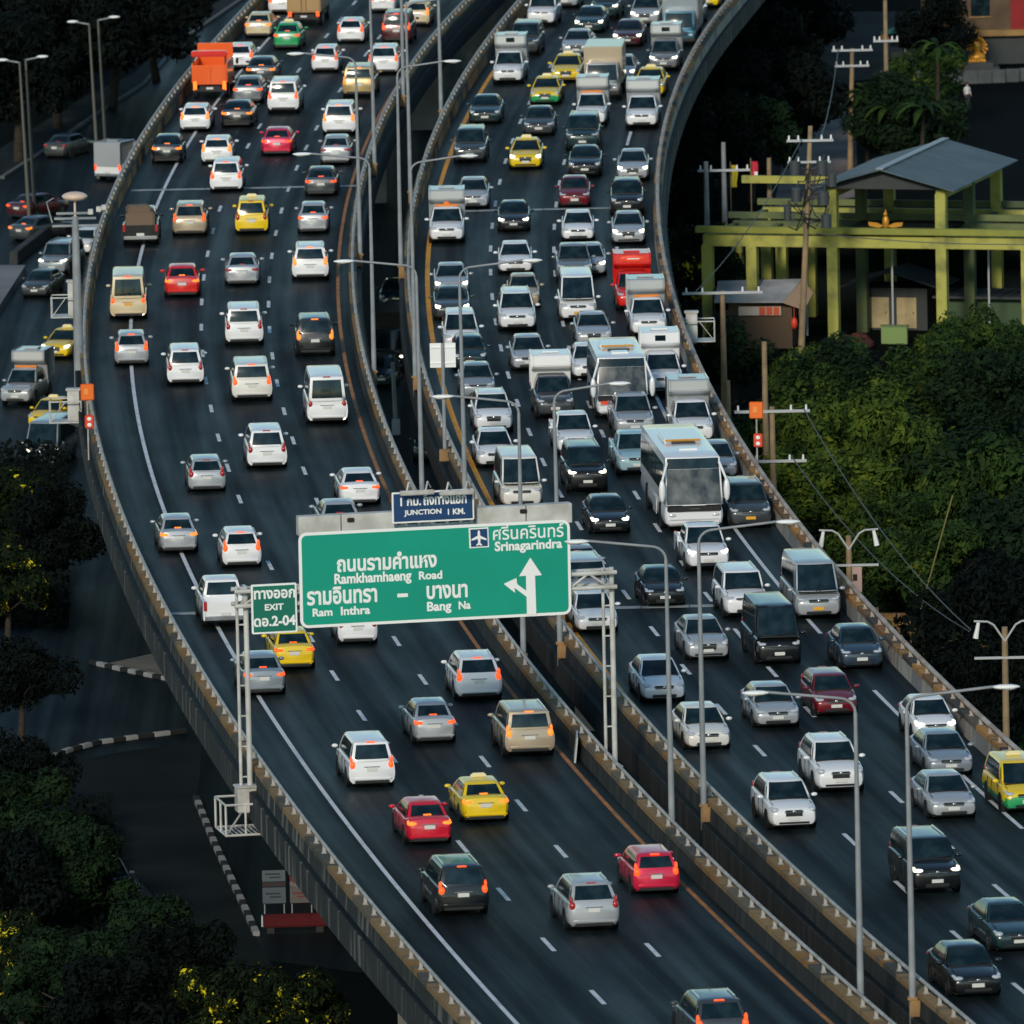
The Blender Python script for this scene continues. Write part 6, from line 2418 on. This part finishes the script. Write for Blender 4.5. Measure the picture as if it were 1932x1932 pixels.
DT = [('d', 330, 330, 1.5, 3, 'dark tree just right of the parapet near the top'),
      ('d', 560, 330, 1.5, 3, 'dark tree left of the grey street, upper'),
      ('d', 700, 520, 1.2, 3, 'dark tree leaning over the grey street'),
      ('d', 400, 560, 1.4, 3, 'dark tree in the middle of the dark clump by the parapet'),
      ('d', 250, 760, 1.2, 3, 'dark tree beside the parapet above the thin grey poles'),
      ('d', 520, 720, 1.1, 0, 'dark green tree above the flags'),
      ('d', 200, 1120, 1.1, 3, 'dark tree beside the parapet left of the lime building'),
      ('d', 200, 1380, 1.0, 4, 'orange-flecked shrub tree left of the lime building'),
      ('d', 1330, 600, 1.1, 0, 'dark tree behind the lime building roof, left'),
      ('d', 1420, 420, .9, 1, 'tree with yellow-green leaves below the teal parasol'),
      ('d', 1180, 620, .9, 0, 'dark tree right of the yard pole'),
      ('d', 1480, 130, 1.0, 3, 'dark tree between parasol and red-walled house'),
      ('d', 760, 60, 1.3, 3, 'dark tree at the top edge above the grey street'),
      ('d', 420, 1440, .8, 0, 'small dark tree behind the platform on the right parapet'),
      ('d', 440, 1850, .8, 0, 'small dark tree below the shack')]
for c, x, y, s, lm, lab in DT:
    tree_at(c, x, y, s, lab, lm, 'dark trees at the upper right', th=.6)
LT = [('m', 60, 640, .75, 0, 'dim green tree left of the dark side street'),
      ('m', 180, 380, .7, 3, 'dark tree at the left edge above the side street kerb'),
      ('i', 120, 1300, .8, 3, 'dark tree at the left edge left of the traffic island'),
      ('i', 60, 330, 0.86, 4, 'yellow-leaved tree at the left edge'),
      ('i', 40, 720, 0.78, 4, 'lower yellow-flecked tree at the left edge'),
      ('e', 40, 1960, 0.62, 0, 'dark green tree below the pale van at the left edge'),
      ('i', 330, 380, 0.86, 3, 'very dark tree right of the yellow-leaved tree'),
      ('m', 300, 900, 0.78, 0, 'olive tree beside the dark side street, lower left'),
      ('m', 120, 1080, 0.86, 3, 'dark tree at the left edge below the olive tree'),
      ('m', 480, 1020, 0.78, 0, 'dark green tree above the parked pale pickup'),
      ('m', 120, 1560, 0.78, 4, 'yellow-flecked tree in the lower left corner'),
      ('m', 420, 1720, 0.86, 0, 'dark tree in the lower left corner area'),
      ('m', 900, 1480, 0.78, 0, 'olive-dark tree below the parked pickup'),
      ('m', 1080, 1600, 0.78, 3, 'very dark tree at the bottom left of the street'),
      ('m', 1450, 1850, 0.78, 4, 'yellow-flowered tree at the bottom edge'),
      ('m', 1850, 1930, 0.78, 4, 'second yellow-flowered tree at the bottom edge, nearer the deck'),
      ('m', 700, 1880, 0.86, 3, 'very dark tree at the bottom edge'),
      ('a', 120, 560, 1.6, 3, 'dark tree behind the leftmost lamp pair'),
      ('a', 420, 330, 1.6, 3, 'dark tree between the two lamp pairs'),
      ('a', 820, 180, 1.6, 3, 'dark tree right of the second lamp pair'),
      ('a', 300, 80, 1.6, 3, 'dark tree at the top left'),
      ('a', 60, 200, 1.6, 3, 'dark tree in the top left corner'),
      ('a', 1150, 30, 1.5, 3, 'dark tree at the top edge left of the left carriageway')]
for c, x, y, s, lm, lab in LT:
    tree_at(c, x, y, s, lab, lm, 'trees on the left', th=.6)


# palms
def palm(c, x, y, h, label):
    q = P(D(c, x, y), h)
    o = thing('palm', label, 'palm tree', (q.x, q.y, 0), 0, 'palms behind the lime building')
    mb = MB()
    mb.tube((0, 0, 0), (.1, 0, h), .16, .11, 8)
    mb.build('trunk', M_BARK, o)
    for i in range(11):
        a = 2 * PI * i / 11 + random.uniform(-.2, .2)
        up = random.uniform(.2, 1.0)
        L = random.uniform(1.6, 2.3)
        mb = MB()
        vs, fs = [], []
        n = 6
        for k in range(n + 1):
            t = k / n
            r_ = L * t
            z = h + up * math.sin(t * 2.0) * 1.1 - 1.1 * t * t
            wv = .24 * math.sin(PI * min(1, t * .9 + .1))
            for s_ in (-1, 0, 1):
                vs.append((.1 + math.cos(a) * r_ - math.sin(a) * wv * s_, math.sin(a) * r_ + math.cos(a) * wv * s_, z - .10 * abs(s_)))
        for k in range(n):
            for j in range(2):
                b = k * 3 + j
                fs.append((b, b + 1, b + 4, b + 3))
        mb.add(vs, fs)
        mb.build('frond', M_LEAF[1] if i % 3 else M_LEAF[0], o)


palm('d', 1120, 480, 5.0, 'palm with dark fronds left of the teal parasol')
palm('d', 1220, 560, 4.5, 'palm right of the yard pole, above the lime roof')
palm('d', 1400, 560, 5.0, 'yellowish palm above the ridge of the lime roof')
palm('d', 1480, 250, 6.0, 'tall thin palm left of the golden shrine')
# bamboo pole lying across the trees
a, b = G('l', 1490, 170, 9.0), G('l', 1270, 680, 5.0)
mb = MB()
mb.tube(a, Vector((b.x, a.y - 2, b.z - 1)), .035, .03, 6)
tag(mb.build('bamboo_pole', mat('bamboo', (.16, .14, .04), .7)), 'thin slanting bamboo pole among the right-hand trees', 'pole')

# undergrowth
rnd = random.Random(99)
vs, fs = [], []


def scatter(poly_fn, n, hmax, leaf):
    for _ in range(n):
        p = poly_fn()
        z = rnd.random() ** 1.6 * hmax
        s_ = leaf * rnd.uniform(.5, 1.2)
        nn = Vector((rnd.uniform(-.7, .7), rnd.uniform(-1, .2), rnd.uniform(.2, 1))).normalized()
        e1 = nn.cross(Vector((rnd.uniform(-1, 1), rnd.uniform(-1, 1), rnd.uniform(-1, 1)))).normalized()
        e2 = nn.cross(e1)
        q = Vector((p[0], p[1], z))
        k = len(vs)
        vs.extend([tuple(q - e1 * s_), tuple(q + e2 * s_ * .5), tuple(q + e1 * s_), tuple(q - e2 * s_ * .5)])
        fs.append((k, k + 1, k + 2, k + 3))


def right_strip():
    Y = rnd.uniform(430, 618)
    return (ex('RR', Y) + rnd.uniform(2, 34), Y)


scatter(right_strip, 60000, 2.0, .20)
me = bpy.data.meshes.new('undergrowth')
me.from_pydata(vs, [], fs)
o = link('undergrowth', me, M_LEAF[1])
tag(o, 'dense green undergrowth below the right-hand trees', 'undergrowth', kind='stuff')
vs, fs = [], []


def left_low():
    q = G('m', rnd.uniform(-100, 700), rnd.uniform(700, 2000))
    return (q.x, q.y)


def left_mid():
    q = G('i', rnd.uniform(-100, 420), rnd.uniform(0, 1000))
    return (q.x, q.y)


def left_top():
    q = G('a', rnd.uniform(-100, 900), rnd.uniform(-200, 500))
    return (q.x, q.y)


scatter(left_low, 20000, 1.5, .2)
scatter(left_mid, 9000, 1.6, .24)
scatter(left_top, 9000, 2.5, .35)
me = bpy.data.meshes.new('undergrowth')
me.from_pydata(vs, [], fs)
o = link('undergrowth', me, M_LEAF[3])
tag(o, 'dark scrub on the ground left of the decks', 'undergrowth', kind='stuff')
print('VEHICLES', NVEH[0], 'OBJECTS', len(scn.objects))
